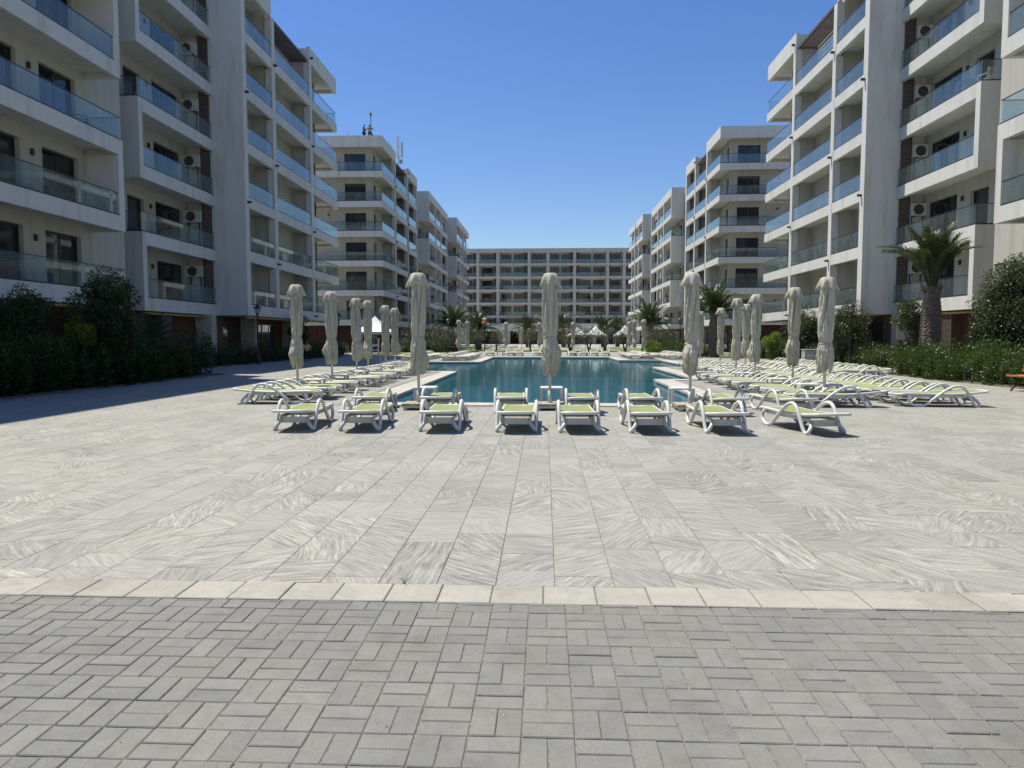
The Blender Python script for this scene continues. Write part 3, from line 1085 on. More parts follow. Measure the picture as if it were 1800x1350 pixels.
def box_block(bl, u0, Y0, Y1, boxed, closed='near', d=1.5, deep=11.0, floors=NFL, windows=(), doors=(), acs=(), lous=(), lights=(), posts=(), pipe=(), roof_u=None, wall_ext=0.0, win_h=(0.02, 2.2), end_glass=True, thick=0.36):
    """balcony stack in which every other storey is framed as a projecting box"""
    ub = u0 + d
    w0, w1 = Y0 - (wall_ext if closed == 'near' else 0), Y1 + (wall_ext if closed == 'far' else 0)
    ops = []
    for k in range(floors):
        z = zb(k) + 0.5
        for (a, b, n) in windows:
            ops.append((a, b, z + win_h[0], z + win_h[1], n))
        if k not in boxed:
            for (a, b) in doors:
                ops.append((a, b, z + 0.02, z + 2.25, 1))
    wall_open(bl, 'balcony_wall', 'plaster_warm_and_shade', 'u', ub, w0, w1, FB + 0.01, ROOF_T - 0.15, ops, 0.24, 1)
    bl.one('core_wall', 'plaster_warm_and_shade', ub + 0.3, u0 + deep, w0 + 0.02, w1 - 0.02, FB + 0.01, ROOF_T - 0.2)
    for k in range(floors + 1):
        mb = MB()
        top = zb(k) + FA if k < floors else ROOF_T
        uf = u0 if (k < floors or roof_u is None) else roof_u
        bl.box(mb, uf, uf + 0.26, Y0, Y1, zb(k), top)
        bl.box(mb, uf + 0.26, ub - 0.003, Y0 + (0.27 if closed == 'near' else 0.004), Y1 - (0.27 if closed == 'far' else 0.004), zb(k) + 0.2, top - 0.12)
        e0, e1 = (Y0, Y0 + 0.26) if closed == 'near' else (Y1 - 0.26, Y1)
        bl.box(mb, uf + 0.26, ub - 0.003, e0, e1, zb(k) + 0.001, top - 0.001)
        bl.part(mb, 'floor_slab' if k < floors else 'roof_slab', 'plaster')
    for k in range(floors):
        z = zb(k) + FA
        e0, e1 = (Y0, Y0 + thick) if closed == 'near' else (Y1 - thick, Y1)
        if k in boxed:
            bl.one('box_side', 'plaster', u0, ub - 0.003, e0, e1, z + 0.001, zb(k + 1) - 0.001)
            a, b = (e1, Y1) if closed == 'near' else (Y0, e0)
            balustrade(bl, 'u', u0 + 0.07, a + 0.01, b - 0.01, z)
        else:
            balustrade(bl, 'u', u0 + 0.07, Y0 + 0.05, Y1 - 0.05, z)
            if end_glass:
                balustrade(bl, 'y', (Y0 + 0.07) if closed == 'near' else (Y1 - 0.07), u0 + 0.1, ub - 0.02, z)
        for y in acs: aircon(bl, ub, y, z + 1.45)
        for y in pipe: pipes(bl, ub, y, z - 0.1, zb(k + 1) + 0.2)
        for (a, b) in lous: louvre(bl, 'u', ub - 0.25, a, b, z, zb(k + 1) + 0.2, 0.1)
        for y in lights: wall_light(bl, 'u', ub, y, z + 1.75)
        for y in posts:
            bl.one('column', 'plaster', u0 + 0.001, u0 + 0.4, y, y + 0.45, z + 0.001, zb(k + 1) - 0.001)

def ground_floor(bl, u0, y0, y1, wins=(), u_wall=2.6):
    bl.one('ground_floor_wall', 'brown_wall', u0 + u_wall, u0 + 10, y0, y1, 0, FB - 0.002)
    for (a, b) in wins:
        window(bl, 'u', u0 + u_wall - 0.07, a, b, 0.15, 2.5, max(1, round((b - a) / 1.3)), 0.09)

def base_pipe(bl, u, y0, y1, z=2.74):
    mb = MB()
    mb.tube([(bl.s * (u), y0, z), (bl.s * u, y1, z)], 0.06, 8)
    bl.part(mb, 'pipe', 'mustard', None, True)

def near_building(side, uc, bays, ub, yb0, ua, ya1, label):
    root = thing('apartment_building', label, 'building', (side * (uc + 4), 35, 0))
    bl = Block(root, side)
    Y0 = bays[0][0] - 0.5
    grid_block(bl, uc, bays, 'far', ylist_spout=((bays[0][0] - 0.15, (2, 4)), (bays[1][0] - 0.25, (1, 3, 5)), (bays[2][0] - 0.25, (0, 2, 4, 6))))
    # stack beside the blank wall
    box_block(bl, ub, yb0, Y0, (0, 2, 4), 'near', d=21.3 - ub, windows=((yb0 + 4.25, yb0 + 7.15, 3),), doors=((yb0 + 1.6, yb0 + 3.1),), lights=(yb0 + 3.7,), roof_u=ub + 0.85, wall_ext=1.6, deep=10, win_h=(0.02, 2.4))
    for k in range(NFL):
        z = zb(k) + FA
        aircon_end(bl, Y0, ub + 1.22, z + 1.62)
        louvre(bl, 'y', Y0 - 0.14, ub + 0.16, ub + 0.74, z - 0.1, zb(k + 1) + 0.18, 0.1)
    # nearest stack, only its far end is in the picture
    box_block(bl, ua, 13.0, ya1, (1, 3, 5), 'far', d=1.45, windows=((ya1 - 3.0, ya1 - 0.85, 2), (ya1 - 6.4, ya1 - 4.2, 2), (ya1 - 11, ya1 - 9, 2), (ya1 - 15, ya1 - 13, 2)), lights=(ya1 - 3.6, ya1 - 12), lous=((ya1 - 8.2, ya1 - 6.9),), wall_ext=2.3, deep=10, win_h=(0.02, 2.4))
    ground_floor(bl, uc, 13.2, bays[-1][1] - 1.6, ((22.0, 24.5), (27, 28.2), (33, 35.5), (44, 46.4), (48, 53), (55, 58)))
    for y in (30.2, 40.8, bays[1][0] - 0.4, bays[2][0] - 0.4):
        bl.one('pier', 'plaster_warm_and_shade', uc + 1.6, uc + 2.58, y, y + 0.6, 0, FB - 0.001)
    louvre(bl, 'u', uc + 1.9, 41.6, 42.9, 0.05, FB - 0.05, 0.1)
    louvre(bl, 'u', uc + 1.9, 36.0, 36.9, 0.05, FB - 0.05, 0.1)
    base_pipe(bl, uc + 0.12, Y0, bays[-1][1] - 0.3)
    base_pipe(bl, ub + 0.1, yb0 + 0.1, Y0 - 0.01)
    base_pipe(bl, ua + 0.1, 14, ya1 - 0.1)
    return root

near_building(-1, 17.8, [(42.65, 46.85, 'L'), (47.38, 54.35, 'P'), (54.9, 61.35, 'C')], 19.65, 34.3, 18.15, 30.4, 'shaded white apartment block nearest on the left, air conditioners on its balconies')
near_building(1, 18.05, [(42.25, 46.3, 'L'), (46.85, 53.6, 'P'), (54.1, 60.1, 'C')], 19.8, 34.1, 18.02, 29.8, 'sunlit white apartment block nearest on the right, behind the stout palm')

def mid_building(side, ud, bays, ue, ye, ue2, ye2, label):
    root = thing('apartment_building', label, 'building', (side * (ud + 4), 100, 0))
    bl = Block(root, side)
    grid_block(bl, ud, bays, 'near', ylist_spout=((bays[0][1] + 0.2, (1, 3, 5)), (bays[1][1] + 0.2, (2, 4, 6))), deep=15)
    Yd = bays[-1][1] + 0.5
    bl.one('link_wall', 'plaster_warm_and_shade', ud + 2.2, ud + 12, Yd, ye, FB, ROOF_T - 0.2)
    box_block(bl, ue, ye, ye2 - 3.0, (1, 3, 5), 'near', d=2.0, windows=((ye + 2.2, ye + 4.0, 2), (ye + 9, ye + 11.5, 2), (ye + 14, ye + 17, 2)), doors=((ye + 0.3, ye + 1.2),), acs=(ye + 5.0,), posts=(ye + 6.6, ye + 12.4, ye + 19.5), wall_ext=0.5, roof_u=None)
    bl.one('link_wall', 'plaster_warm_and_shade', ue + 1.8, ue + 11, ye2 - 3, ye2, FB, ROOF_T - 0.2)
    box_block(bl, ue2, ye2, ye2 + 10, (1, 3, 5), 'near', d=2.2, windows=((ye2 + 2.2, ye2 + 4.0, 2), (ye2 + 6.5, ye2 + 9, 2)), doors=((ye2 + 0.3, ye2 + 1.2),), acs=(ye2 + 4.6,), posts=(ye2 + 5.6,), wall_ext=0.5)
    box_block(bl, ue2 - 0.1, ye2 + 10.3, ye2 + 20, (), 'far', d=1.6, windows=((ye2 + 11.5, ye2 + 14, 2), (ye2 + 16, ye2 + 18, 2)), posts=(ye2 + 10.3, ye2 + 14.8))
    ground_floor(bl, ud, bays[0][0] + 2, ye2 + 20, ((82, 86), (90, 94), (110, 114), (120, 124), (132, 136)))
    return root
mid_building(-1, 17.7, [(78.0, 84.7, 'C'), (85.6, 92.4, 'P'), (93.6, 98.9, 'L')], 17.35, 107.5, 16.1, 131.0, 'white apartment block on the left beyond the gap, with mast and workers on its roof')
mid_building(1, 18.2, [(76.3, 82.2, 'C'), (83.0, 88.4, 'P'), (89.2, 93.8, 'L')], 18.5, 106.5, 17.4, 129.0, 'white apartment block on the right beyond the gap, behind the poolside palm')

def end_building():
    root = thing('apartment_building', 'long white apartment block closing off the far end behind the pool', 'building', (0, 178, 0))
    bl = Block(root, 1)
    Y = 178.0
    posts = [-27, -22.2, -16.64, -11.66, -3.87, 0.79, 7.41, 15.55, 19.6, 24.5, 29]
    rows = 7
    top = 22.55
    zt = [top - FH * r for r in range(rows)]
    ops = []
    panels = []
    def lay(a, b, kind):
        w = b - a
        if kind == 'wp': return [(a + 0.1 * w, a + 0.77 * w, 2)], (0.8, 0.985)
        if kind == 'wwp': return [(a + 0.06 * w, a + 0.42 * w, 2), (a + 0.50 * w, a + 0.85 * w, 2)], (0.86, 0.985)
        if kind == 'w': return [(a + 0.06 * w, a + 0.94 * w, 3)], None
        if kind == 'pww': return [(a + 0.13 * w, a + 0.50 * w, 2), (a + 0.58 * w, a + 0.95 * w, 2)], (0.015, 0.12)
        return [(a + 0.2 * w, a + 0.86 * w, 2)], (0.015, 0.18)
    kinds = ['w', 'wp', 'wp', 'wwp', 'w', 'wwp', 'pww', 'pw', 'w', 'pw']
    for i in range(len(posts) - 1):
        a, b = posts[i] + 0.35, posts[i + 1] - 0.35
        ws, pn = lay(a, b, kinds[i])
        for r in range(rows):
            z1 = zt[r]
            for (p, q, n) in ws:
                ops.append((p, q, z1 - 2.62, z1 - 0.3, n))
            if pn: panels.append((a + (b - a) * pn[0], a + (b - a) * pn[1], z1 - 2.63, z1 - 0.02))
    wall_open(bl, 'facade_wall', 'plaster_warm_and_shade', 'y', Y + 1.5, -27, 29, 0.0, 23.0, ops, 0.25, 1)
    bl.one('core_wall', 'plaster_warm_and_shade', -27, 29, Y + 1.85, Y + 14, 0, 23.1)
    for r in range(rows):
        mb = MB()
        mb.box(-27.3, 29.3, Y, Y + 1.497, zt[r], zt[r] + 0.58 if r else 23.55)
        bl.part(mb, 'floor_slab' if r else 'roof_slab', 'plaster_warm_and_shade')  # darker plaster here puts the far facade's shade into the colour
    for p in posts:
        bl.one('column', 'plaster_warm_and_shade', p - 0.35, p + 0.35, Y - 0.05, Y + 1.498, 0, 23.5)  # columns carry the same painted-in shade as the slabs
    for (a, b, z0, z1) in panels:
        bl.one('shutter_panel', 'louvre', a, b, Y + 1.35, Y + 1.49, z0, z1)
    for i in range(len(posts) - 1):
        for r in range(rows - 1):
            balustrade(bl, 'y', Y + 0.1, posts[i] + 0.37, posts[i + 1] - 0.37, zt[r + 1] + 0.58, 0.95, 2.3)
    # low entrance wing in front
    f = MB()
    f.box(-27, 29, 166, 177.9, 2.95, 4.75)
    bl.part(f, 'entrance_wing', 'plaster')
    bl.one('entrance_wall', 'brown_wall', -26.8, 28.8, 169, 177.9, 0, 2.94)
    for x in range(-26, 29, 5):
        bl.one('pier', 'plaster_warm_and_shade', x, x + 1.0 + (2.0 if x % 2 else 0), 166.2, 168.9, 0, 2.94)
end_building()

# roof clutter on the left middle block -------------------------------------------------
def mast(name, label, loc, parts):
    t = thing(name, label, 'antenna', loc)
    for nm, mt, pts, r in parts:
        mb = MB()
        mb.tube(pts, r, 8)
        mb.build(nm, mt, t)
    return t
RT = ROOF_T
mast('antenna_mast', 'tall dark mast with knobbed tip being held up by roof workers', (-19.35, 80.0, RT - 0.12), [
    ('pole', 'grey_metal', [(0, 0, 0), (0, 0, 2.9)], 0.045),
    ('antenna_tip', 'dark_metal', [(0, 0, 2.7), (-0.02, 0, 2.85), (-0.02, 0, 3.1), (0, 0, 3.2)], [0.05, 0.1, 0.1, 0.03]),
    ('cable', 'dark_metal', [(-0.05, 0, 2.7), (-0.13, -0.02, 1.8), (-0.2, -0.05, 1.1)], 0.01)])
mast('antenna_mast', 'short thin pipe standing on the left roof beside the workers', (-21.9, 80.0, RT - 0.12), [
    ('pole', 'grey_metal', [(0, 0, 0), (0, 0, 1.15)], 0.035),
    ('collar', 'grey_metal', [(0, 0, 0.48), (0, 0, 0.66)], 0.08)])
t = thing('cell_antenna', 'pale panel antennas on a bracketed frame above the left roof edge', 'antenna', (-18.6, 91.0, RT - 0.12))
for x, y, z, h in ((0.0, 0, 0.9, 2.7), (0.42, 0.5, 1.1, 1.9)):
    mb = MB(); mb.box(x - 0.13, x + 0.13, y - 0.08, y + 0.08, z, z + h); mb.build('antenna_panel', 'pole_white', t)
for p in ([(-1.1, 0, 0), (-1.1, 0, 3.0)], [(-0.85, 0, 0), (-0.85, 0, 2.6)], [(0.05, 0.15, 0), (0.05, 0.15, 3.2)]):
    mb = MB(); mb.tube(p, 0.04, 6); mb.build('pole', 'grey_metal', t)
for z in (0.9, 1.2, 2.2, 2.5):
    mb = MB(); mb.tube([(-1.2, 0.02, z), (0.3, 0.16, z)], 0.03, 6); mb.build('crossbar', 'grey_metal', t)
mb = MB(); mb.box(0.15, 0.5, 0.1, 0.4, 0.3, 0.75); mb.build('radio_unit', 'grey_metal', t)

# ------------------------------------------------------------------ people
def skin_body(name, joints, edges, mat, parent, loc=(0, 0, 0)):
    me = bpy.data.meshes.new(name)
    names = list(joints)
    me.from_pydata([joints[n][0] for n in names], [(names.index(a), names.index(b)) for a, b in edges], [])
    me.materials.append(M[mat])
    o = link(name, me, parent, loc)
    md = o.modifiers.new('skin', 'SKIN')
    md.use_smooth_shade = True
    sk = me.skin_vertices[0].data if me.skin_vertices else None
    if sk is None:
        bm = bmesh.new(); bm.from_mesh(me); bm.verts.layers.skin.verify(); bm.to_mesh(me); bm.free()
        sk = me.skin_vertices[0].data
    for i, n in enumerate(names):
        r = joints[n][1]
        sk[i].radius = r if isinstance(r, tuple) else (r, r)
        sk[i].use_root = (n == 'pelvis')
    sb = o.modifiers.new('smooth', 'SUBSURF')
    sb.levels = sb.render_levels = 1
    return o

BODY_E = [('pelvis', 'waist'), ('waist', 'chest'), ('chest', 'neck'), ('neck', 'head0'), ('head0', 'head1'),
          ('chest', 'sh_l'), ('sh_l', 'el_l'), ('el_l', 'wr_l'), ('wr_l', 'ha_l'), ('chest', 'sh_r'), ('sh_r', 'el_r'), ('el_r', 'wr_r'), ('wr_r', 'ha_r'),
          ('pelvis', 'hip_l'), ('hip_l', 'kn_l'), ('kn_l', 'an_l'), ('an_l', 'to_l'), ('pelvis', 'hip_r'), ('hip_r', 'kn_r'), ('kn_r', 'an_r'), ('an_r', 'to_r')]
def body(P):
    rad = {'pelvis': (0.15, 0.11), 'waist': (0.135, 0.1), 'chest': (0.16, 0.11), 'neck': 0.055, 'head0': 0.08, 'head1': 0.085,
           'sh': 0.07, 'el': 0.045, 'wr': 0.035, 'ha': 0.035, 'hip': 0.095, 'kn': 0.06, 'an': 0.045, 'to': 0.04}
    return {k: (v, rad.get(k, rad.get(k.split('_')[0], 0.05))) for k, v in P.items()}

def cap_mesh(parent, at, mat, r=0.105, brim=True, name='cap'):
    mb = MB()
    prof = [(r * math.cos(a), r * math.sin(a) * 0.95) for a in np.linspace(0, math.pi / 2 - 0.02, 7)]
    mb.lathe(prof, 16)
    if brim:
        for k in range(8):
            a0 = -math.pi / 2 - 0.9 + 1.8 * k / 8
            a1 = -math.pi / 2 - 0.9 + 1.8 * (k + 1) / 8
            mb.face([(r * math.cos(a0), r * math.sin(a0), 0.01), (r * math.cos(a1), r * math.sin(a1), 0.01), (1.7 * r * math.cos(a1), 1.7 * r * math.sin(a1), -0.01), (1.7 * r * math.cos(a0), 1.7 * r * math.sin(a0), -0.01)])
    mb.v = [(x + at[0], y + at[1], z + at[2]) for x, y, z in mb.v]
    return mb.build(name, mat, parent, True)

def worker(label, loc, rz, P, shirt, lower=None, hat='dark_cloth'):
    t = thing('person', label, 'person', loc, rz)
    skin_body('body', body(P), BODY_E, 'skin', t)
    top = {k: P[k] for k in ('pelvis', 'waist', 'chest', 'sh_l', 'el_l', 'sh_r', 'el_r')}
    J2 = {k: (v[0], tuple(x + 0.02 for x in v[1]) if isinstance(v[1], tuple) else v[1] + 0.018) for k, v in body(top).items()}
    skin_body('shirt', J2, [('pelvis', 'waist'), ('waist', 'chest'), ('chest', 'sh_l'), ('sh_l', 'el_l'), ('chest', 'sh_r'), ('sh_r', 'el_r')], shirt, t)
    low = {k: P[k] for k in ('pelvis', 'hip_l', 'kn_l', 'an_l', 'hip_r', 'kn_r', 'an_r')}
    J3 = {k: (v[0], tuple(x + 0.025 for x in v[1]) if isinstance(v[1], tuple) else v[1] + 0.02) for k, v in body(low).items()}
    skin_body('trousers', J3, [('pelvis', 'hip_l'), ('hip_l', 'kn_l'), ('kn_l', 'an_l'), ('pelvis', 'hip_r'), ('hip_r', 'kn_r'), ('kn_r', 'an_r')], lower or 'dark_cloth', t)
    h = P['head1']
    cap_mesh(t, (h[0], h[1], h[2] + 0.0), hat)
    return t

STAND = {'pelvis': (0, 0, 0.93), 'waist': (0, 0, 1.1), 'chest': (0, 0, 1.32), 'neck': (0, 0, 1.5), 'head0': (0, -0.02, 1.58), 'head1': (0, -0.02, 1.68),
         'sh_l': (-0.2, 0, 1.42), 'el_l': (-0.28, -0.15, 1.22), 'wr_l': (-0.1, -0.36, 1.36), 'ha_l': (-0.05, -0.43, 1.42),
         'sh_r': (0.2, 0, 1.42), 'el_r': (0.28, -0.15, 1.22), 'wr_r': (0.1, -0.36, 1.3), 'ha_r': (0.05, -0.43, 1.35),
         'hip_l': (-0.1, 0, 0.88), 'kn_l': (-0.13, -0.03, 0.48), 'an_l': (-0.13, 0.02, 0.08), 'to_l': (-0.14, -0.16, 0.04),
         'hip_r': (0.1, 0, 0.88), 'kn_r': (0.14, -0.02, 0.48), 'an_r': (0.15, 0.04, 0.08), 'to_r': (0.16, -0.14, 0.04)}
STRIDE = dict(STAND)
STRIDE.update({'hip_r': (0.1, 0, 0.86), 'kn_r': (0.36, -0.05, 0.52), 'an_r': (0.62, 0.05, 0.1), 'to_r': (0.7, -0.1, 0.05), 'el_r': (0.4, -0.08, 1.15), 'wr_r': (0.3, -0.2, 1.36), 'ha_r': (0.22, -0.25, 1.42),
               'el_l': (-0.27, -0.1, 1.3), 'wr_l': (-0.12, -0.2, 1.55), 'ha_l': (-0.04, -0.22, 1.62)})
worker('person in black on the roof reaching towards the mast', (-20.1, 79.85, RT - 0.12), R(75), STAND, 'dark_cloth')
worker('person in khaki vest on the roof holding the mast with legs apart', (-19.42, 79.75, RT - 0.12), R(8), STRIDE, 'khaki_cloth')
SIT = {'pelvis': (0, 0, 0.52), 'waist': (0, 0.03, 0.68), 'chest': (0, 0.04, 0.9), 'neck': (0, 0.02, 1.07), 'head0': (0, 0.0, 1.14), 'head1': (0, -0.01, 1.24),
       'sh_l': (-0.19, 0.04, 0.99), 'el_l': (-0.26, -0.08, 0.78), 'wr_l': (-0.12, -0.3, 0.74), 'ha_l': (-0.08, -0.37, 0.73),
       'sh_r': (0.19, 0.04, 0.99), 'el_r': (0.27, -0.06, 0.78), 'wr_r': (0.14, -0.3, 0.72), 'ha_r': (0.1, -0.37, 0.71),
       'hip_l': (-0.1, -0.06, 0.52), 'kn_l': (-0.13, -0.46, 0.52), 'an_l': (-0.13, -0.45, 0.08), 'to_l': (-0.13, -0.62, 0.04),
       'hip_r': (0.1, -0.06, 0.52), 'kn_r': (0.14, -0.46, 0.52), 'an_r': (0.14, -0.42, 0.08), 'to_r': (0.14, -0.6, 0.04)}
worker('seated person with red cap and yellow shirt in the shade by the left hedge', (-15.75, 46.5, 0), R(35), SIT, 'yellow_cloth', 'dark_cloth', 'red_cloth')
t = thing('stool', 'dark low chair under the seated person by the left hedge', 'chair', (-15.75, 46.5, 0), R(35))
mb = MB(); mb.box(-0.24, 0.24, -0.22, 0.24, 0.37, 0.41); mb.build('seat', 'dark_metal', t)
mb = MB(); mb.box(-0.24, 0.24, 0.26, 0.29, 0.41, 0.85); mb.build('backrest', 'dark_metal', t)
for sx in (-1, 1):
    for sy in (-1, 1):
        mb = MB(); mb.box(sx * 0.21 - 0.02, sx * 0.21 + 0.02, 0.02 + sy * 0.2 - 0.02, 0.02 + sy * 0.2 + 0.02, 0, 0.37); mb.build('leg', 'dark_metal', t)

# ------------------------------------------------------------------ sun loungers
def lounger_proto():
    root = thing('sun_lounger', 'x', 'sun lounger', (0, 0, 0))
    W = 0.275
    prof = [(0.0, 0.345), (0.12, 0.336), (0.35, 0.31), (0.62, 0.288), (1.0, 0.278), (1.5, 0.288), (1.78, 0.292), (1.93, 0.27)]
    pl = crom([(0, y, z) for y, z in prof], 4)
    ring = [(W, p.y, p.z) for p in pl[2:-2]]
    ring_l = [(-W, p.y, p.z) for p in pl[2:-2]]
    head = [(W - 0.03, 0.035, 0.342), (W - 0.09, 0.005, 0.345), (0, -0.01, 0.346), (-W + 0.09, 0.005, 0.345), (-W + 0.03, 0.035, 0.342)]
    foot = [(-W + 0.01, 1.88, 0.28), (-W + 0.07, 1.945, 0.268), (0, 1.965, 0.265), (W - 0.07, 1.945, 0.268), (W - 0.01, 1.88, 0.28)]
    loop = ring[::-1] + head + ring_l + foot + [ring[-1]]
    mb = MB()
    mb.tube(loop, 0.027, 8, True, 0.95)
    # deep rounded foot apron
    mb.tube([(-W + 0.02, 1.86, 0.235), (-W + 0.08, 1.93, 0.222), (0, 1.95, 0.22), (W - 0.08, 1.93, 0.222), (W - 0.02, 1.86, 0.235)], 0.036, 8)
    mb.build('frame', 'resin', root, True)
    # sling
    mb = MB()
    nx = 7
    rows = []
    for p in pl[1:-1]:
        row = []
        for i in range(nx):
            x = -W + 0.012 + (2 * W - 0.024) * i / (nx - 1)
            q = 1 - (2 * i / (nx - 1) - 1) ** 2
            row.append((x, max(p.y, 0.02), p.z + 0.022 - 0.018 * q))
        rows.append(row)
    for a, b in zip(rows[:-1], rows[1:]):
        for i in range(nx - 1):
            mb.face([a[i], a[i + 1], b[i + 1], b[i]])
    o = mb.build('sling', 'sling', root, True)
    bm = bmesh.new(); bm.from_mesh(o.data); bmesh.ops.remove_doubles(bm, verts=bm.verts, dist=1e-4); bm.to_mesh(o.data); bm.free()
    # side loops: hooked head leg, armrest, diagonal down to the foot leg
    for sx in (-1, 1):
        X = 0.315 * sx
        pth = [(0.215 * sx, 0.33, 0.20), (0.24 * sx, 0.27, 0.14), (0.29 * sx, 0.235, 0.07), (X, 0.26, 0.026), (X, 0.33, 0.03), (X * 1.02, 0.40, 0.13), (X * 1.03, 0.50, 0.31), (X * 1.03, 0.60, 0.43), (X * 1.02, 0.70, 0.465), (X * 1.02, 0.83, 0.44), (X, 1.0, 0.345), (X, 1.22, 0.18), (X, 1.38, 0.06), (X, 1.48, 0.026), (X * 0.99, 1.60, 0.03), (X * 0.97, 1.72, 0.11), (X * 0.93, 1.74, 0.21), (0.27 * sx, 1.66, 0.27)]
        c = crom(pth, 3)
        mb = MB()
        mb.tube(c, 0.031, 8, True, 1.0)
        mb.build('armrest_leg', 'resin', root, True)
    # cross panel between the head legs and underframe
    mb = MB()
    mb.box(-0.235, 0.235, 0.31, 0.335, 0.125, 0.225)
    mb.build('cross_panel', 'resin', root)
    mb = MB()
    for y in (0.75, 1.2, 1.65):
        mb.box(-0.25, 0.25, y - 0.02, y + 0.02, 0.205, 0.245)
    mb.box(-0.25, -0.215, 0.34, 1.66, 0.2, 0.25)
    mb.box(0.215, 0.25, 0.34, 1.66, 0.2, 0.25)
    mb.build('underframe', 'resin', root)
    return root

LP = lounger_proto()
lp_used = [False]
def lounger(x, y, rz, label, group):
    o = LP if not lp_used[0] else copy_tree(LP)
    lp_used[0] = True
    o.location = (x, y, 0)
    o.rotation_euler = (0, 0, rz + R(rj.uniform(-2.5, 2.5)))
    tag(o, label, 'sun lounger', group)
    return o

rj = random.Random(3)
# two rows across the near end of the pool, heads towards the camera (x, y of the head end centre)
fr = [(-4.13, 11.28, 5), (-3.04, 11.27, 2), (-1.72, 11.25, 1), (-0.46, 11.22, -1), (0.58, 11.22, 1), (1.72, 11.2, 3), (2.93, 11.2, 4), (4.5, 11.15, 9)]
for i, (x, y, a) in enumerate(fr):
    lounger(x, y, R(a), f'white lounger with lime sling, {ORD[i]} from the left in the front row', 'loungers in two rows at the near pool end')
sr = [(-3.55, 13.95, 3), (-2.2, 14.0, 0), (-0.66, 14.0, 0), (0.78, 13.98, 1), (2.05, 14.0, 2), (3.7, 13.95, 2), (5.05, 13.95, 8)]
for i, (x, y, a) in enumerate(sr):
    lounger(x, y, R(a), f'white lounger with lime sling, {ORD[i]} from the left in the second row', 'loungers in two rows at the near pool end')
# left column, feet towards the pool; head end at x=-7.15
yl = [16.35, 17.35, 18.1, 19.6, 20.4, 22.0, 22.8, 24.0, 24.8, 26.3, 27.1, 28.3, 29.1, 30.5, 31.2]
for i, y in enumerate(yl):
    lounger(-7.18 + rj.uniform(-0.07, 0.07), y, R(-90 + rj.uniform(-3, 3)), f'lime lounger, {ORD[i]} from the near end of the left poolside row', 'loungers along the left pool side')
# right columns, heads away from the pool
yr1 = [16.15, 17.05, 18.0, 18.8, 20.5, 21.3, 22.2, 23.6, 24.4, 25.9, 26.7, 28.2, 29.0, 30.3, 31.1, 32.4, 33.2, 34.6, 35.4]
for i, y in enumerate(yr1):
    lounger(7.35 + (1.2 if y > 26 else 0.0) + rj.uniform(-0.07, 0.07), y, R(90 + rj.uniform(-3, 3)), f'lime lounger, {ORD[i]} from the near end of the right poolside row', 'loungers along the right pool side, row beside the pool')
yr2 = [16.35 + 0.86 * k for k in range(20)]
for i, y in enumerate(yr2):
    lounger(9.8 + (0.6 if y > 27 else 0.0) + rj.uniform(-0.08, 0.08), y, R(90 + rj.uniform(-3, 3)), f'lime lounger, {ORD[i]} from the near end of the right-hand middle row', 'loungers along the right pool side, middle row')
yr3 = [27.6 + 0.9 * k for k in range(12)]
for i, y in enumerate(yr3):
    lounger(13.1 + rj.uniform(-0.08, 0.08), y, R(90 + rj.uniform(-3, 3)), f'lime lounger, {ORD[i]} from the near end of the right-hand outer row', 'loungers along the right pool side, outer row')
# far rows
xf = [-4.6, -2.95, -2.1, -0.7, 0.9, 2.3, 3.2, 4.1, 5.2]
for i, x in enumerate(xf):
    lounger(x + rj.uniform(-0.1, 0.1), 61.0, R(180 + rj.uniform(-5, 5)), f'white lounger with lime sling across the far pool end, {ORD[i]} from the left', 'loungers across the far pool end')
for k in range(22):
    row, q = k // 11, k % 11
    lounger((-6.9, -9.7)[row] + rj.uniform(-.08, .08), 46.6 + 0.92 * q, R(-90 + rj.uniform(-4, 4)), f'white lounger, {ORD[q]} from near in the {("inner", "outer")[row]} row left of the far pool end', 'loungers packed left of the far pool end')
for k in range(18):
    row, q = k // 9, k % 9
    lounger(7.9 + 2.5 * row + rj.uniform(-.08, .08), 50.0 + 0.92 * q, R(90 + rj.uniform(-4, 4)), f'white lounger, {ORD[q]} from near in the {("inner", "outer")[row]} row right of the far pool end', 'loungers packed right of the far pool end')
for k in range(14):
    lounger(-14 + 1.6 * (k % 7) + 0.3 * (k // 7), 96.0 + 6 * (k // 7), R(170 + rj.uniform(-8, 8)), f'white lounger on the distant terrace, {ORD[k % 7]} from the left in the {("nearer", "further")[k // 7]} row', 'loungers on the distant terrace')

# ------------------------------------------------------------------ side tables
def table_proto():
    root = thing('side_table', 'x', 'side table', (0, 0, 0))
    mb = MB()
    mb.slabtop(-0.25, 0.25, -0.25, 0.25, 0.39, 0.43, 0.008)
    mb.face([(-0.25, -0.25, 0.39), (0.25, -0.25, 0.39), (0.25, 0.25, 0.39), (-0.25, 0.25, 0.39)])
    mb.build('table_top', 'resin', root)
    for sx in (-1, 1):
        for sy in (-1, 1):
            mb = MB()
            x, y = sx * 0.222, sy * 0.222
            mb.box(x - 0.027, x + 0.027, y - 0.027, y + 0.027, 0, 0.389)
            mb.build('leg', 'resin', root)
    return root
TP = table_proto()
tp_used = [False]
def table(x, y, rz, label):
    o = TP if not tp_used[0] else copy_tree(TP)
    tp_used[0] = True
    o.location = (x, y, 0); o.rotation_euler = (0, 0, rz)
    tag(o, label, 'side table', 'white side tables between the loungers')
for i, (x, y) in enumerate(((-2.68, 15.95), (0.16, 16.0), (3.05, 15.95))):
    table(x, y, R(rj.uniform(-4, 4)), f'white square side table at the near pool edge, {ORD[i]} from the left')
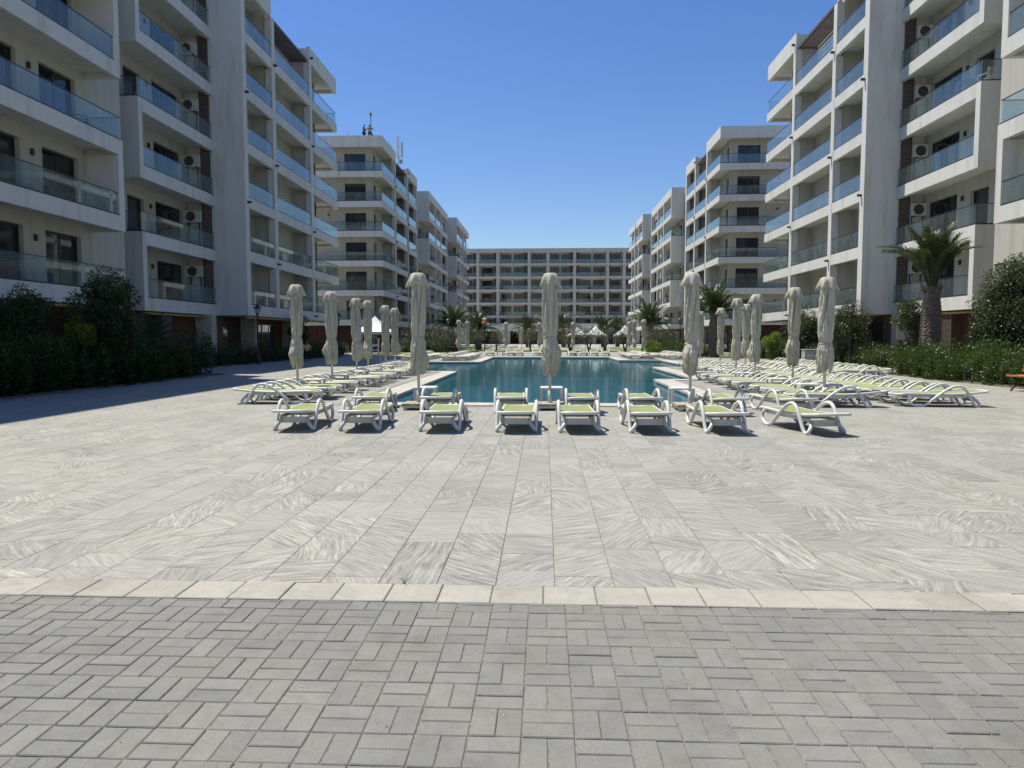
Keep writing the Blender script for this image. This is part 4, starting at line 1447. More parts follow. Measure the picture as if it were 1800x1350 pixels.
for i, y in enumerate((18.85, 21.2, 23.4, 25.55, 27.7)):
    table(-6.2, y, R(rj.uniform(-4, 4)), f'white square side table in the left poolside row, {ORD[i]} from the near end')
for i, y in enumerate((17.45, 19.65, 22.9, 25.15, 27.5, 29.7)):
    table(6.35 + (1.2 if y > 26 else 0), y, R(rj.uniform(-4, 4)), f'white square side table right of the pool, {ORD[i]} from the near end')
table(-3.75, 60.2, 0, 'white square side table at the far pool end, left one')
table(2.85, 60.2, 0, 'white square side table at the far pool end, right one')

# ------------------------------------------------------------------ closed parasols
def parasol(x, y, label, group, seed, H=2.9, rz=0.0, wood=False, res=1.0):
    rn = random.Random(seed)
    root = thing('parasol', label, 'parasol', (x, y, 0), rz, group)
    mb = MB()
    mb.tube([(0, 0, 0.1), (0, 0, H - 0.05)], 0.031, 10)
    mb.build('pole', 'pole_white', root, True)
    # base: paved slab box with timber lid
    b = MB()
    if wood:
        b.box(-0.3, 0.3, -0.3, 0.3, 0.05, 0.09)
        for sx in (-1, 1):
            for sy in (-1, 1):
                b.box(sx * 0.24 - 0.04, sx * 0.24 + 0.04, sy * 0.24 - 0.04, sy * 0.24 + 0.04, 0, 0.05)
    else:
        b.box(-0.28, 0.28, -0.28, 0.28, 0, 0.09)
    bo = b.build('base', 'grey_metal' if not wood else 'resin', root)
    if wood:
        for k in range(5):
            p = MB()
            p.slabtop(-0.32 + 0.128 * k + 0.004, -0.32 + 0.128 * (k + 1) - 0.004, -0.32, 0.32, 0.0915, 0.145, 0.004)
            me = p.mesh('plank', 'wood_base')
            link('plank', me, bo)
    sock = MB()
    sock.tube([(0, 0, 0.14), (0, 0, 0.4)], 0.042, 10)
    sock.build('pole_socket', 'pole_white', root, True)
    # furled canopy
    s = H / 2.9
    prof = [(2.78, 0.10, .05), (2.70, 0.135, .16), (2.55, 0.142, .36), (2.35, 0.148, .44), (2.1, 0.154, .40), (1.9, 0.158, .30), (1.72, 0.157, .2), (1.6, 0.15, .18), (1.51, 0.13, .13), (1.47, 0.13, .13), (1.40, 0.150, .2), (1.28, 0.165, .24), (1.12, 0.17, .24), (0.98, 0.165, .26), (0.88, 0.16, .3), (0.80, 0.145, .34), (0.77, 0.09, .3)]
    hs = [p[0] for p in prof][::-1]; rs = [p[1] for p in prof][::-1]; fs = [p[2] for p in prof][::-1]
    nz, nt_ = int(64 * res), int(120 * res)
    nf = 8
    ph = [rn.uniform(0, 6.28) for _ in range(6)]
    tw = rn.uniform(0.5, 1.25) * rn.choice((-1, 1))
    bdir, bamp, bh = rn.uniform(0, 6.28), rn.uniform(0.04, 0.13), rn.uniform(1.0, 1.25)
    rag = [rn.uniform(-0.07, 0.07) for _ in range(24)]
    tie = 1.49 + rn.uniform(-0.1, 0.08)
    lean = (rn.uniform(-0.02, 0.02), rn.uniform(-0.02, 0.02))
    wid = rn.uniform(0.86, 1.0)
    V = []
    for i in range(nz + 1):
        q = i / nz
        h = 2.78 + (0.77 - 2.78) * q
        hh = h + (1.49 - tie) * max(0, 1 - abs(h - 1.49) / 0.5)
        r0 = np.interp(hh, hs, rs) * wid
        fa = np.interp(hh, hs, fs)
        for k in range(nt_):
            a = 2 * math.pi * k / nt_
            up = max(0.0, h - 1.5)
            w = 2.5 * a + tw * (h - 1.5) * 1.9 + ph[0] + 0.5 * math.sin(a * 2 + ph[1])
            w2 = 2.0 * a - 0.8 * tw * (h - 1.5) * 2.3 + ph[4] + 0.6 * math.sin(a * 3 + ph[2])
            va = math.exp(-(math.sin(w) / 0.24) ** 2)
            vb = math.exp(-(math.sin(w2) / 0.20) ** 2)
            fold = 0.36 - 1.0 * va - 0.75 * vb * (1.0 if h > 1.5 else 0.5) + 0.12 * math.cos(2 * w)
            fine = 0.25 * math.sin(11 * a + ph[2] + h * 5 * tw) + 0.16 * math.sin(17 * a - h * 4 + ph[3])
            r = r0 * (1 + fa * (fold + 0.55 * fine))
            crease = 0.006 * math.sin(h * 21 + 3 * math.sin(a + ph[4]) + 2 * math.sin(3 * a + ph[2])) + 0.0045 * math.sin(h * 41 + 4 * a + ph[5] + 2 * math.sin(2 * a))
            r += crease * (1.0 if h < 1.75 else 0.45)
            da = math.cos(a - bdir)
            r += bamp * max(0, da) ** 3 * math.exp(-((h - bh) / 0.17) ** 2)
            z = h
            if h < 1.05:
                j = a / (2 * math.pi) * 24
                j0 = int(j) % 24
                rr = rag[j0] * (1 - (j - int(j))) + rag[(j0 + 1) % 24] * (j - int(j))
                z += rr * (1.05 - h) / 0.28
            V.append(((r * math.cos(a) + lean[0] * (h - 1.5)), (r * math.sin(a) + lean[1] * (h - 1.5)), z * s))
    mb = MB()
    mb.v = V
    for i in range(nz):
        for k in range(nt_):
            k2 = (k + 1) % nt_
            mb.f.append((i * nt_ + k, i * nt_ + k2, (i + 1) * nt_ + k2, (i + 1) * nt_ + k))
            mb.rnd.append(None)
    cn = mb.build('canopy', 'canopy', root, True)
    mb = MB()
    mb.tube([(0.128 * wid * math.cos(a), 0.128 * wid * math.sin(a), (tie + 0.006 * math.sin(3 * a)) * s) for a in np.linspace(0, 2 * math.pi, 25)], 0.014, 5, True, 1.6)
    mb.build('tie_strap', 'canopy', cn, True)
    # vent cap: flat top and eight drooping corners
    mb = MB()
    nc = 48
    tips = [rn.uniform(0.75, 1.25) for _ in range(8)]
    rings = [(0.0, 2.90, 0), (0.10, 2.905, 0), (0.14, 2.885, 0.1), (0.18, 2.80, 0.5), (0.215, 2.70, 1.0), (0.205, 2.675, 1.0), (0.15, 2.68, .5)]
    off = rn.uniform(0, 6.28)
    for (r, z, w) in rings:
        for k in range(nc):
            a = 2 * math.pi * k / nc
            t8 = (a / (2 * math.pi) * 6)
            c = abs(math.cos(math.pi * t8)) ** 3.2
            tp = tips[int(round(t8)) % 6]
            rr = r * (1 + w * (0.45 * c * tp - 0.24))
            zz = z - w * 0.075 * c * tp + w * 0.012 * math.sin(5 * a + off)
            mb.v.append((rr * math.cos(a + off), rr * math.sin(a + off), zz * s))
    for i in range(len(rings) - 1):
        for k in range(nc):
            k2 = (k + 1) % nc
            mb.f.append((i * nc + k, i * nc + k2, (i + 1) * nc + k2, (i + 1) * nc + k))
            mb.rnd.append(None)
    mb.build('vent_cap', 'canopy', root, True)
    return root

for i, (x, y) in enumerate(((-2.70, 15.15), (0.12, 15.2), (3.08, 15.15))):
    parasol(x, y, f'closed cream parasol on timber base at near pool edge, {ORD[i]} from left', 'closed parasols at the near pool edge', 100 + i, wood=True, H=2.9 - 0.01 * i)
for i, (x, y) in enumerate(((-6.45, 18.3), (-6.35, 21.0), (-6.45, 24.2), (-6.6, 26.4), (-6.75, 30.0), (-6.85, 32.4))):
    parasol(x, y, f'closed cream parasol in the left poolside row, {ORD[i]} from the near end', 'closed parasols along the left pool side', 200 + i, H=2.9 - 0.015 * (i % 3))
for i, (x, y) in enumerate(((6.42, 16.6), (6.8, 19.8), (6.62, 22.7), (6.75, 25.4))):
    parasol(x, y, f'closed cream parasol right of the pool, {ORD[i]} from the near end', 'closed parasols along the right pool side', 300 + i, H=2.9 - 0.012 * (i % 3))
for i, (x, y) in enumerate(((8.05, 28.9), (8.0, 32.8), (8.0, 37.0))):
    parasol(x, y, f'closed cream parasol behind the near four right of the pool, {ORD[i]} counting away', 'closed parasols along the right pool side', 310 + i, H=2.86)
for i, (x, y) in enumerate(((-6.75, 56.0), (-6.5, 60.0))):
    parasol(x, y, f'closed cream parasol left of the far pool end, {ORD[i]} of the pair', 'closed parasols near the far pool end', 400 + i, res=0.7)
for i, (x, y) in enumerate(((7.6, 55.0), (7.2, 57.5), (7.2, 61.0))):
    parasol(x, y, f'closed cream parasol right of the far pool end, {ORD[i]} from the right', 'closed parasols near the far pool end', 410 + i, res=0.7)
for i, (x, y) in enumerate(((-3.45, 64.0), (-0.45, 64.5), (2.55, 64.0))):
    parasol(x, y, f'closed cream parasol across the far pool end, {ORD[i]} from the left', 'closed parasols across the far pool end', 420 + i, res=0.7)
for i, (x, y) in enumerate(((-5.9, 105.0), (-3.2, 100.0), (-2.4, 108), (3.2, 104))):
    parasol(x, y, f'closed pale parasol on the distant terrace, {ORD[i]} from the left', 'closed parasols on the distant terrace', 430 + i, res=0.6)

# ------------------------------------------------------------------ lamps
def lamp(x, y, label, H=3.46):
    root = thing('street_lamp', label, 'street lamp', (x, y, 0), R(random.uniform(0, 60)), 'black lantern lamp posts')
    mb = MB()
    mb.lathe([(0.11, 0), (0.11, 0.06), (0.075, 0.1), (0.075, 0.55), (0.055, 0.6), (0.045, 0.65), (0.04, 2.6), (0.055, 2.62), (0.055, 2.66), (0.035, 2.7), (0.05, 2.78), (0.09, 2.86), (0.1, 2.88)], 14)
    mb.build('post', 'black_metal', root, True)
    cage = MB()
    for k in range(6):
        a = 2 * math.pi * k / 6
        cage.tube([(0.095 * math.cos(a), 0.095 * math.sin(a), 2.87), (0.19 * math.cos(a), 0.19 * math.sin(a), 3.2)], 0.009, 4)
    cage.lathe([(0.02, 3.42), (0.035, 3.43), (0.05, 3.4), (0.035, 3.37), (0.03, 3.36), (0.1, 3.32), (0.17, 3.27), (0.24, 3.205), (0.24, 3.19), (0.0, 3.195)], 12)
    cage.lathe([(0.0, 3.46), (0.02, 3.455), (0.03, 3.435), (0.02, 3.42)], 10)
    ln = cage.build('lantern', 'black_metal', root, True)
    gl = MB()
    for k in range(6):
        a, b = 2 * math.pi * k / 6, 2 * math.pi * (k + 1) / 6
        gl.face([(0.09 * math.cos(a), 0.09 * math.sin(a), 2.88), (0.09 * math.cos(b), 0.09 * math.sin(b), 2.88), (0.185 * math.cos(b), 0.185 * math.sin(b), 3.19), (0.185 * math.cos(a), 0.185 * math.sin(a), 3.19)])
    link('lantern_glass', gl.mesh('lantern_glass', 'lamp_glass'), ln)
    bu = MB(); bu.lathe([(0.0, 3.17), (0.08, 3.15), (0.11, 3.05), (0.085, 2.94), (0.05, 2.89)], 12)
    link('bulb', bu.mesh('bulb', 'pole_white', True), ln)
    if abs(H - 3.46) > 0.01:
        root.scale = (1, 1, H / 3.46)
    return root
lamp(-16.35, 40.0, 'black lantern lamp post in front of the left block, by the blank wall')
lamp(-15.75, 54.0, 'black lantern lamp post left of the pool, behind the second left parasol')
lamp(-13.95, 23.4, 'black lantern lamp post rising from the left hedge behind the bushy tree')
lamp(16.55, 39.4, 'black lantern lamp post beside the clipped tree on the right')
lamp(12.6, 67.0, 'small black lantern lamp post right of the pool in front of the second block')
lamp(10.2, 75.0, 'black lantern lamp post far right of the pool under palm fronds')
lamp(-9.5, 70.0, 'black lantern lamp post far left of the pool under palm fronds')
t = thing('sign_post', 'dark post with an orange disc sign under the far left palm', 'sign', (-6.9, 82.0, 0))
mb = MB(); mb.tube([(0, 0, 0), (0, 0, 3.6)], 0.06, 8); mb.build('post', 'black_metal', t)
mb = MB(); mb.lathe([(0.0, 3.38), (0.28, 3.33), (0.33, 3.2), (0.28, 3.07), (0.0, 3.02)], 16); mb.build('sign_disc', 'orange', t, True)
mb = MB(); mb.lathe([(0.0, 3.8), (0.2, 3.76), (0.24, 3.6), (0.2, 3.43), (0.0, 3.425)], 14); mb.build('beacon', 'white_cloth', t, True)

# ------------------------------------------------------------------ bench, bin, tent, high chair
t = thing('park_bench', 'red-brown slatted bench with black iron legs at the right edge', 'bench', (13.78, 20.4, 0), R(-80))
for k in range(5):
    mb = MB(); y = -0.25 + k * 0.105
    mb.slabtop(-0.9, 0.9, y, y + 0.088, 0.41, 0.45 + 0.006 * abs(k - 2), 0.008); mb.build('seat_slat', 'wood_red', t)
for k in range(4):
    mb = MB(); z = 0.55 + k * 0.105; y = 0.27 + 0.035 * k
    mb.box(-0.9, 0.9, y, y + 0.03, z, z + 0.085); mb.build('back_slat', 'wood_red', t)
for x in (-0.68, 0.68):
    mb = MB()
    mb.tube(crom([(x, -0.27, 0.01), (x, -0.2, 0.1), (x, -0.12, 0.25), (x, -0.24, 0.4)], 4), 0.03, 6)
    mb.tube(crom([(x, 0.33, 0.01), (x, 0.22, 0.14), (x, 0.2, 0.36), (x, 0.28, 0.6), (x, 0.41, 0.97)], 4), 0.03, 6)
    mb.tube(crom([(x, -0.24, 0.395), (x, 0, 0.385), (x, 0.21, 0.395)], 4), 0.025, 6)
    mb.tube(crom([(x, -0.12, 0.22), (x, 0.05, 0.17), (x, 0.2, 0.22)], 4), 0.022, 6)
    mb.build('leg', 'black_metal', t, True)

t = thing('waste_bin', 'grey box bin with pale scrawl beside the right parasols', 'bin', (15.35, 42.0, 0))
mb = MB(); mb.slabtop(-0.36, 0.36, -0.3, 0.3, 0, 0.8, 0.02); mb.build('body', 'bin_grey', t)
mb = MB(); mb.slabtop(-0.39, 0.39, -0.33, 0.33, 0.802, 0.86, 0.02); mb.build('lid', 'grey_metal', t)
mb = MB()
for k, (x, z, w, h) in enumerate(((-0.26, 0.45, 0.03, 0.2), (-0.18, 0.42, 0.03, 0.2), (-0.1, 0.48, 0.09, 0.03), (-0.03, 0.4, 0.03, 0.18), (0.05, 0.45, 0.03, 0.15), (0.11, 0.5, 0.08, 0.03))):
    mb.box(x, x + w, -0.304, -0.301, z, z + h)
mb.build('scrawl', 'white_cloth', t)

def tent(x, y, label, w, eave, peak, rz=0.0):
    t = thing('canopy_tent', label, 'canopy', (x, y, 0), rz, 'white pagoda canopies')
    mb = MB()
    n = 8
    for q in range(4):
        c0 = Vector((w / 2 * (1, -1, -1, 1)[q], w / 2 * (1, 1, -1, -1)[q], eave))
        c1 = Vector((w / 2 * (-1, -1, 1, 1)[q], w / 2 * (1, -1, -1, 1)[q], eave))
        ap = Vector((0, 0, peak))
        prev = None
        for k in range(n + 1):
            f = k / n
            sag = -0.28 * math.sin(math.pi * f) * (peak - eave) * 0.5
            a = c0.lerp(ap, f) + Vector((0, 0, sag)); b = c1.lerp(ap, f) + Vector((0, 0, sag))
            if prev: mb.face([prev[0], prev[1], b, a])
            prev = (a, b)
        mb.face([c0, c1, c1 - Vector((0, 0, 0.22)), c0 - Vector((0, 0, 0.22))])
    mb.build('canopy', 'tent', t)
    for sx in (-1, 1):
        for sy in (-1, 1):
            m2 = MB(); m2.tube([(sx * (w / 2 - 0.05), sy * (w / 2 - 0.05), 0), (sx * (w / 2 - 0.05), sy * (w / 2 - 0.05), eave)], 0.035, 6); m2.build('pole', 'pole_white', t)
tent(-15.1, 63.0, 'large white pagoda canopy in front of the left block, behind the parasols', 3.3, 2.02, 3.45)
tent(4.7, 102.0, 'white pagoda canopy behind the olive trees, left of the far three', 3.0, 1.9, 3.0)
tent(7.4, 104.0, 'white pagoda canopy behind the olive trees, middle of the far three', 3.0, 1.9, 3.3)
tent(11.6, 104.0, 'white pagoda canopy behind the olive trees, right of the far three', 3.0, 1.9, 3.3)

t = thing('lifeguard_chair', 'white wooden high chair with ladder beside the left parasols', 'chair', (-10.75, 44.5, 0), R(-70))
for sx in (-1, 1):
    mb = MB(); mb.tube([(sx * 0.3, -0.45, 0), (sx * 0.26, -0.2, 0.95)], 0.03, 6); mb.build('leg', 'resin', t)
    mb = MB(); mb.tube([(sx * 0.3, 0.45, 0), (sx * 0.26, 0.25, 0.75), (sx * 0.25, 0.3, 1.5)], 0.03, 6); mb.build('leg', 'resin', t)
    mb = MB(); mb.box(sx * 0.28 - 0.03, sx * 0.28 + 0.03, -0.25, 0.3, 0.98, 1.02); mb.build('armrest', 'resin', t)
mb = MB(); mb.box(-0.28, 0.28, -0.25, 0.25, 0.72, 0.76); mb.build('seat', 'resin', t)
for k in range(5):
    mb = MB(); mb.box(-0.24, 0.24, 0.27, 0.3, 0.85 + 0.14 * k, 0.94 + 0.14 * k); mb.build('back_slat', 'resin', t)
for z in (0.2, 0.42, 0.62):
    mb = MB(); mb.box(-0.28, 0.28, -0.45 + z * 0.26 - 0.03, -0.45 + z * 0.26 + 0.03, z, z + 0.04); mb.build('rung', 'resin', t)

# ------------------------------------------------------------------ plants
def hedge(name, label, x0, x1, y0, y1, h, leaf, L, W, n, mat, lump=0.25, seed=0, clump=0.9, front=-1):
    """clipped-by-nobody hedge: lumpy box of leaves on twig mass. front = side (x) that faces the court"""
    r2 = np.random.default_rng(seed + 50)
    cx, cy = (x0 + x1) / 2, (y0 + y1) / 2
    root = thing(name, label, 'hedge', (cx, cy, 0))
    # clump centres
    nx, ny = max(1, round((x1 - x0) / clump)), max(1, round((y1 - y0) / clump))
    C = []
    for i in range(nx):
        for j in range(ny):
            hh = h * r2.uniform(0.6, 1.1)
            C.append((x0 + (i + 0.5 + r2.uniform(-.25, .25)) * (x1 - x0) / nx, y0 + (j + 0.5 + r2.uniform(-.25, .25)) * (y1 - y0) / ny, hh, clump * r2.uniform(0.5, 0.72)))
    C = np.array(C)
    # more leaves on the clumps near the camera-facing faces
    edge = np.abs(C[:, 0] - (x0 if front < 0 else x1))
    wgt = np.exp(-edge / 1.2) + 0.25 + 0.5 * np.exp(-(C[:, 1] - y0) / 1.5)
    idx = r2.choice(len(C), n, p=wgt / wgt.sum())
    c = C[idx]
    d = sph(n)
    rad = c[:, 3] * (0.72 + 0.38 * rng.random(n) ** 0.5)
    zc = c[:, 2] * (0.12 + 0.88 * rng.random(n) ** 0.75) - c[:, 3] * 0.55
    P = np.stack([c[:, 0] + d[:, 0] * rad, c[:, 1] + d[:, 1] * rad, np.maximum(zc + d[:, 2] * rad * 0.8, 0.03)], axis=1)
    P -= np.array([cx, cy, 0])
    Nr = d.copy(); Nr[:, 2] += 0.55
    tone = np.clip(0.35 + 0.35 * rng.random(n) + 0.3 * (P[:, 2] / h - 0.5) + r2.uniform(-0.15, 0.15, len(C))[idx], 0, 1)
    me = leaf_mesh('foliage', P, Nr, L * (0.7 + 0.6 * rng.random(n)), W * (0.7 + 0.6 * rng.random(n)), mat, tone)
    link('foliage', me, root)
    mb = MB()
    rr = random.Random(seed)
    for a in C:
        for q in range(5):
            p0 = (a[0] - cx + rr.uniform(-.15, .15), a[1] - cy + rr.uniform(-.15, .15), 0)
            p1 = (p0[0] + rr.uniform(-.3, .3), p0[1] + rr.uniform(-.3, .3), a[2] * rr.uniform(.6, .95))
            mb.tube([p0, p1], [0.018, 0.008], 4)
    tag(mb.build('stems', 'bark', root), kind='stuff')
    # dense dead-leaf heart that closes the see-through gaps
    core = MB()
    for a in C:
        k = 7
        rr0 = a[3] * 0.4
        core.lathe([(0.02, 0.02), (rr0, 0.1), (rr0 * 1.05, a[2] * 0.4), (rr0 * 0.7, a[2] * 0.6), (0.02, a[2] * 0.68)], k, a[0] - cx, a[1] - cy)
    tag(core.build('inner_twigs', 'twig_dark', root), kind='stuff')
    return root

def crown_tree(name, label, x, y, h, w, trunk_h, mat, n, L, W, seed, cat='tree', shape='round', droop=0.3, trunks=1, tr=0.06, clumps=40, group=None, base=0.0):
    r2 = np.random.default_rng(seed)
    rr = random.Random(seed)
    root = thing(name, label, cat, (x, y, 0), rr.uniform(0, 6.28), group)
    C = []
    for _ in range(clumps):
        d = r2.normal(0, 1, 3); d /= np.linalg.norm(d)
        q = r2.random() ** 0.4
        zc = (trunk_h + h) / 2
        p = np.array([d[0] * w / 2 * q, d[1] * w / 2 * q, zc + d[2] * (h - trunk_h) / 2 * q])
        if shape == 'cone':
            f = 1.12 - 0.75 * max(0, (p[2] - trunk_h) / (h - trunk_h))
            p[:2] *= f
        C.append((*p, w * r2.uniform(0.11, 0.2)))
    C = np.array(C)
    idx = r2.integers(0, len(C), n)
    c = C[idx]
    d = sph(n)
    rad = c[:, 3] * (0.45 + 0.75 * rng.random(n) ** 0.6)
    P = c[:, :3] + d * rad[:, None]
    P[:, 2] = np.maximum(P[:, 2], 0.05)
    Nr = d * 0.8 + (c[:, :3] - np.array([0, 0, (trunk_h + h) / 2])) / w * 0.6
    ct = r2.uniform(-0.22, 0.22, len(C))
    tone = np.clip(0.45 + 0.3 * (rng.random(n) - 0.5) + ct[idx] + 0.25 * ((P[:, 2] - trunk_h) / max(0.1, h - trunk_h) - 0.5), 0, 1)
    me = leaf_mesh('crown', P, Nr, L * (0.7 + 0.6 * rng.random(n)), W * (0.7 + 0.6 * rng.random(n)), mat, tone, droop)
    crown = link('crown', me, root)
    mb = MB()
    for q in range(trunks):
        a = 6.28 * q / trunks + rr.uniform(-.3, .3)
        sp = 0.0 if trunks == 1 else w * 0.22
        tp = (sp * math.cos(a), sp * math.sin(a), max(trunk_h + 0.3 * (h - trunk_h), trunk_h * 1.1))
        mb.tube(crom([(0.05 * math.cos(a), 0.05 * math.sin(a), 0), (tp[0] * 0.35 + rr.uniform(-.05, .05), tp[1] * 0.35, tp[2] * 0.45), tp], 4), [tr * (1.25 - 0.6 * k / 8) for k in range(9)], 7)
        for b in C[rr.randrange(len(C))::max(3, len(C) // 7)]:
            mid = ((tp[0] + b[0]) / 2 + rr.uniform(-.1, .1), (tp[1] + b[1]) / 2 + rr.uniform(-.1, .1), (tp[2] + b[2]) / 2)
            mb.tube([tp, mid, (b[0], b[1], b[2])], [tr * 0.5, tr * 0.33, tr * 0.15], 5)
    mb.build('trunk', 'bark', root, True)
    return root

def frond_mesh(seed, L=2.6, droop=1.0, nl=64, t0=0.13):
    rr = random.Random(seed)
    # rachis arcs in the local x-z plane, starting upwards-outwards
    pts = []
    for i in range(15):
        t = i / 14
        pts.append(Vector((L * t * (1 - 0.12 * t * droop), 0, L * (0.30 * t - 0.62 * droop * t * t * t))))
    mb = MB()
    mb.tube([tuple(p) for p in pts], [0.03 * (1 - 0.85 * i / 14) + 0.003 for i in range(15)], 5, True, 1.0, (0.75, 0.75, 0.75))
    for s in (-1, 1):
        for i in range(nl):
            t = t0 + (0.99 - t0) * i / (nl - 1) + rr.uniform(-0.006, 0.006)
            t = min(t, 0.995)
            f = t * 14; k = min(int(f), 13)
            p = pts[k].lerp(pts[k + 1], f - k)
            tan = (pts[k + 1] - pts[k]).normalized()
            ll = L * 0.19 * (0.35 + 0.65 * math.sin(math.pi * min(1, t * 0.85 + 0.12))) * rr.uniform(0.85, 1.12)
            nrm = tan.cross(Vector((0, 1, 0))) * -1
            if nrm.z < 0: nrm = -nrm
            d = (tan * (0.62 + 0.35 * t) + Vector((0, s, 0)) * 0.85 + nrm * rr.uniform(0.15, 0.5)).normalized()
            w = 0.036 * rr.uniform(0.85, 1.2)
            wv = tan * w
            m = p + d * ll * 0.55
            tip = p + d * ll + Vector((0, 0, -ll * rr.uniform(0.12, 0.35)))
            tone = min(1, max(0, 0.42 + rr.uniform(-0.28, 0.28) + (0.25 if t > 0.93 else 0)))
            c = (tone, tone, tone)
            mb.face([p - wv * 0.5, p + wv * 0.5, m + wv * 0.5, m - wv * 0.5], c)
            mb.face([m - wv * 0.5, m + wv * 0.5, tip], c)
    return mb.mesh('frond', 'leaf_palm')
FROND = [frond_mesh(1, 2.6, 0.55), frond_mesh(2, 2.6, 0.9), frond_mesh(3, 2.6, 1.3), frond_mesh(4, 2.6, 0.3)]

FROND_V = [frond_mesh(5, 2.6, 0.3, 70, 0.28), frond_mesh(6, 2.6, 0.55, 70, 0.26), frond_mesh(7, 2.6, 0.95, 70, 0.28)]

def palm(label, x, y, trunk_h, trunk_r, fl, nf, seed, spread=1.0, group='date palms', stout=True, vshape=False):
    rr = random.Random(seed)
    root = thing('palm_tree', label, 'palm tree', (x, y, 0), rr.uniform(0, 6.28), group)
    # trunk with overlapping leaf-base scars
    mb = MB()
    n = 22
    rows = max(8, int(trunk_h / 0.05))
    for i in range(rows + 1):
        t = i / rows
        z = trunk_h * t
        r = trunk_r * (0.86 + 0.16 * math.sin(math.pi * min(1, t * 1.15)) - 0.20 * max(0, t - 0.75) / 0.25)
        if not stout: r = trunk_r * (1.1 - 0.2 * t)
        for k in range(n):
            a = 2 * math.pi * k / n
            ph = (z / 0.17 + (k * 11 / n)) % 1.0
            ph2 = (k * 11 / n) % 1.0
            sc = (1 - ph) * (0.5 + 0.5 * math.sin(math.pi * ph2)) * 0.13 + rr.uniform(-0.012, 0.012)
            q = r * (1 + sc)
            mb.v.append((q * math.cos(a), q * math.sin(a), z))
    for i in range(rows):
        for k in range(n):
            k2 = (k + 1) % n
            mb.f.append((i * n + k, i * n + k2, (i + 1) * n + k2, (i + 1) * n + k))
            mb.rnd.append(None)
    mb.f.append(tuple(rows * n + k for k in range(n))); mb.rnd.append(None)
    mb.build('trunk', 'trunk', root)
    # cut leaf stubs under the crown
    mb = MB()
    for q in range(16):
        a = 6.28 * q / 16 + rr.uniform(-.1, .1)
        z = trunk_h - rr.uniform(0.05, 0.4)
        r0 = trunk_r * 0.75
        mb.tube([(r0 * math.cos(a), r0 * math.sin(a), z), (r0 * 1.35 * math.cos(a), r0 * 1.35 * math.sin(a), z + 0.22)], [0.05, 0.02], 5)
    mb.build('leaf_stubs', 'trunk', root)
    for q in range(nf):
        f = (q + 0.5) / nf
        a = q * 2.39996 + rr.uniform(-.15, .15)
        el = R(82 - 72 * (f ** 0.9) * spread + rr.uniform(-6, 6))
        me = FROND[3] if f < 0.2 else FROND[rr.choice((0, 0, 3))] if f < 0.45 else FROND[rr.choice((0, 1, 1))] if f < 0.8 else FROND[rr.choice((1, 2))]
        if vshape:
            me = FROND_V[0] if f < 0.3 else rr.choice(FROND_V) if f < 0.6 else FROND_V[rr.choice((1, 2))]
        sc = fl / 2.6 * rr.uniform(0.86, 1.1) * (0.85 if f < 0.15 else 1)
        r0 = trunk_r * 0.3
        o = link('frond', me, root, (r0 * math.cos(a), r0 * math.sin(a), trunk_h - 0.05 - 0.15 * f))
        o.rotation_mode = 'XYZ'
        m = Matrix.Rotation(a, 4, 'Z') @ Matrix.Rotation(-(el - R(12)), 4, 'Y') @ Matrix.Rotation(rr.uniform(-.5, .5), 4, 'X')
        o.rotation_euler = m.to_euler()
        o.scale = (sc,) * 3
    return root

# left hedge belt
hedge('hedge', 'dark laurel hedge in the shade along the left edge of the paving', -16.6, -13.35, 11.5, 21.2, 1.62, 0, 0.15, 0.045, 42000, 'leaf_laurel', seed=1, front=1, clump=1.0)
hedge('hedge', 'dark laurel hedge further along the left edge, ending before the lamp post', -16.4, -13.6, 21.4, 28.6, 1.62, 0, 0.14, 0.045, 26000, 'leaf_laurel', seed=2, front=1, clump=1.0)
hedge('hedge', 'low dark hedge in deep shade at the foot of the nearest left block', -18.2, -17.0, 30.5, 47.0, 1.15, 0, 0.10, 0.04, 14000, 'leaf_hedge', seed=3, front=1, clump=0.8)
hedge('hedge', 'low dark hedge at the foot of the left block, behind the lifeguard chair', -18.0, -16.9, 47.8, 62.0, 1.1, 0, 0.11, 0.045, 9000, 'leaf_hedge', seed=4, front=1, clump=0.9)
# right hedges
hedge('hedge', 'sunlit green hedge below the stout palm on the right', 14.2, 17.6, 24.0, 30.4, 1.36, 0, 0.085, 0.04, 40000, 'leaf_hedge', seed=5, front=-1, clump=0.85)
hedge('hedge', 'loose green hedge behind the bench at the right edge', 14.55, 17.0, 20.6, 23.6, 1.2, 0, 0.085, 0.04, 22000, 'leaf_hedge', seed=6, front=-1, clump=0.85)
hedge('hedge', 'dark hedge at the foot of the right block beside the lamp post', 16.8, 18.6, 36.5, 47.0, 1.2, 0, 0.09, 0.04, 16000, 'leaf_hedge', seed=7, front=-1, clump=0.8)
hedge('hedge', 'green hedge behind the right parasols at the foot of the right block', 15.6, 17.6, 47.5, 60.0, 1.5, 0, 0.11, 0.05, 18000, 'leaf_hedge', seed=8, front=-1, clump=0.9)
hedge('hedge', 'far green hedge right of the pool under the second palm', 10.5, 13.6, 56.5, 66.0, 1.35, 0, 0.13, 0.06, 10000, 'leaf_hedge', seed=9, front=-1, clump=1.0)
hedge('hedge', 'far dark hedge left of the pool in front of the second left block', -15.5, -10.0, 70.0, 78.0, 1.3, 0, 0.15, 0.07, 9000, 'leaf_hedge', seed=10, front=1, clump=1.2)

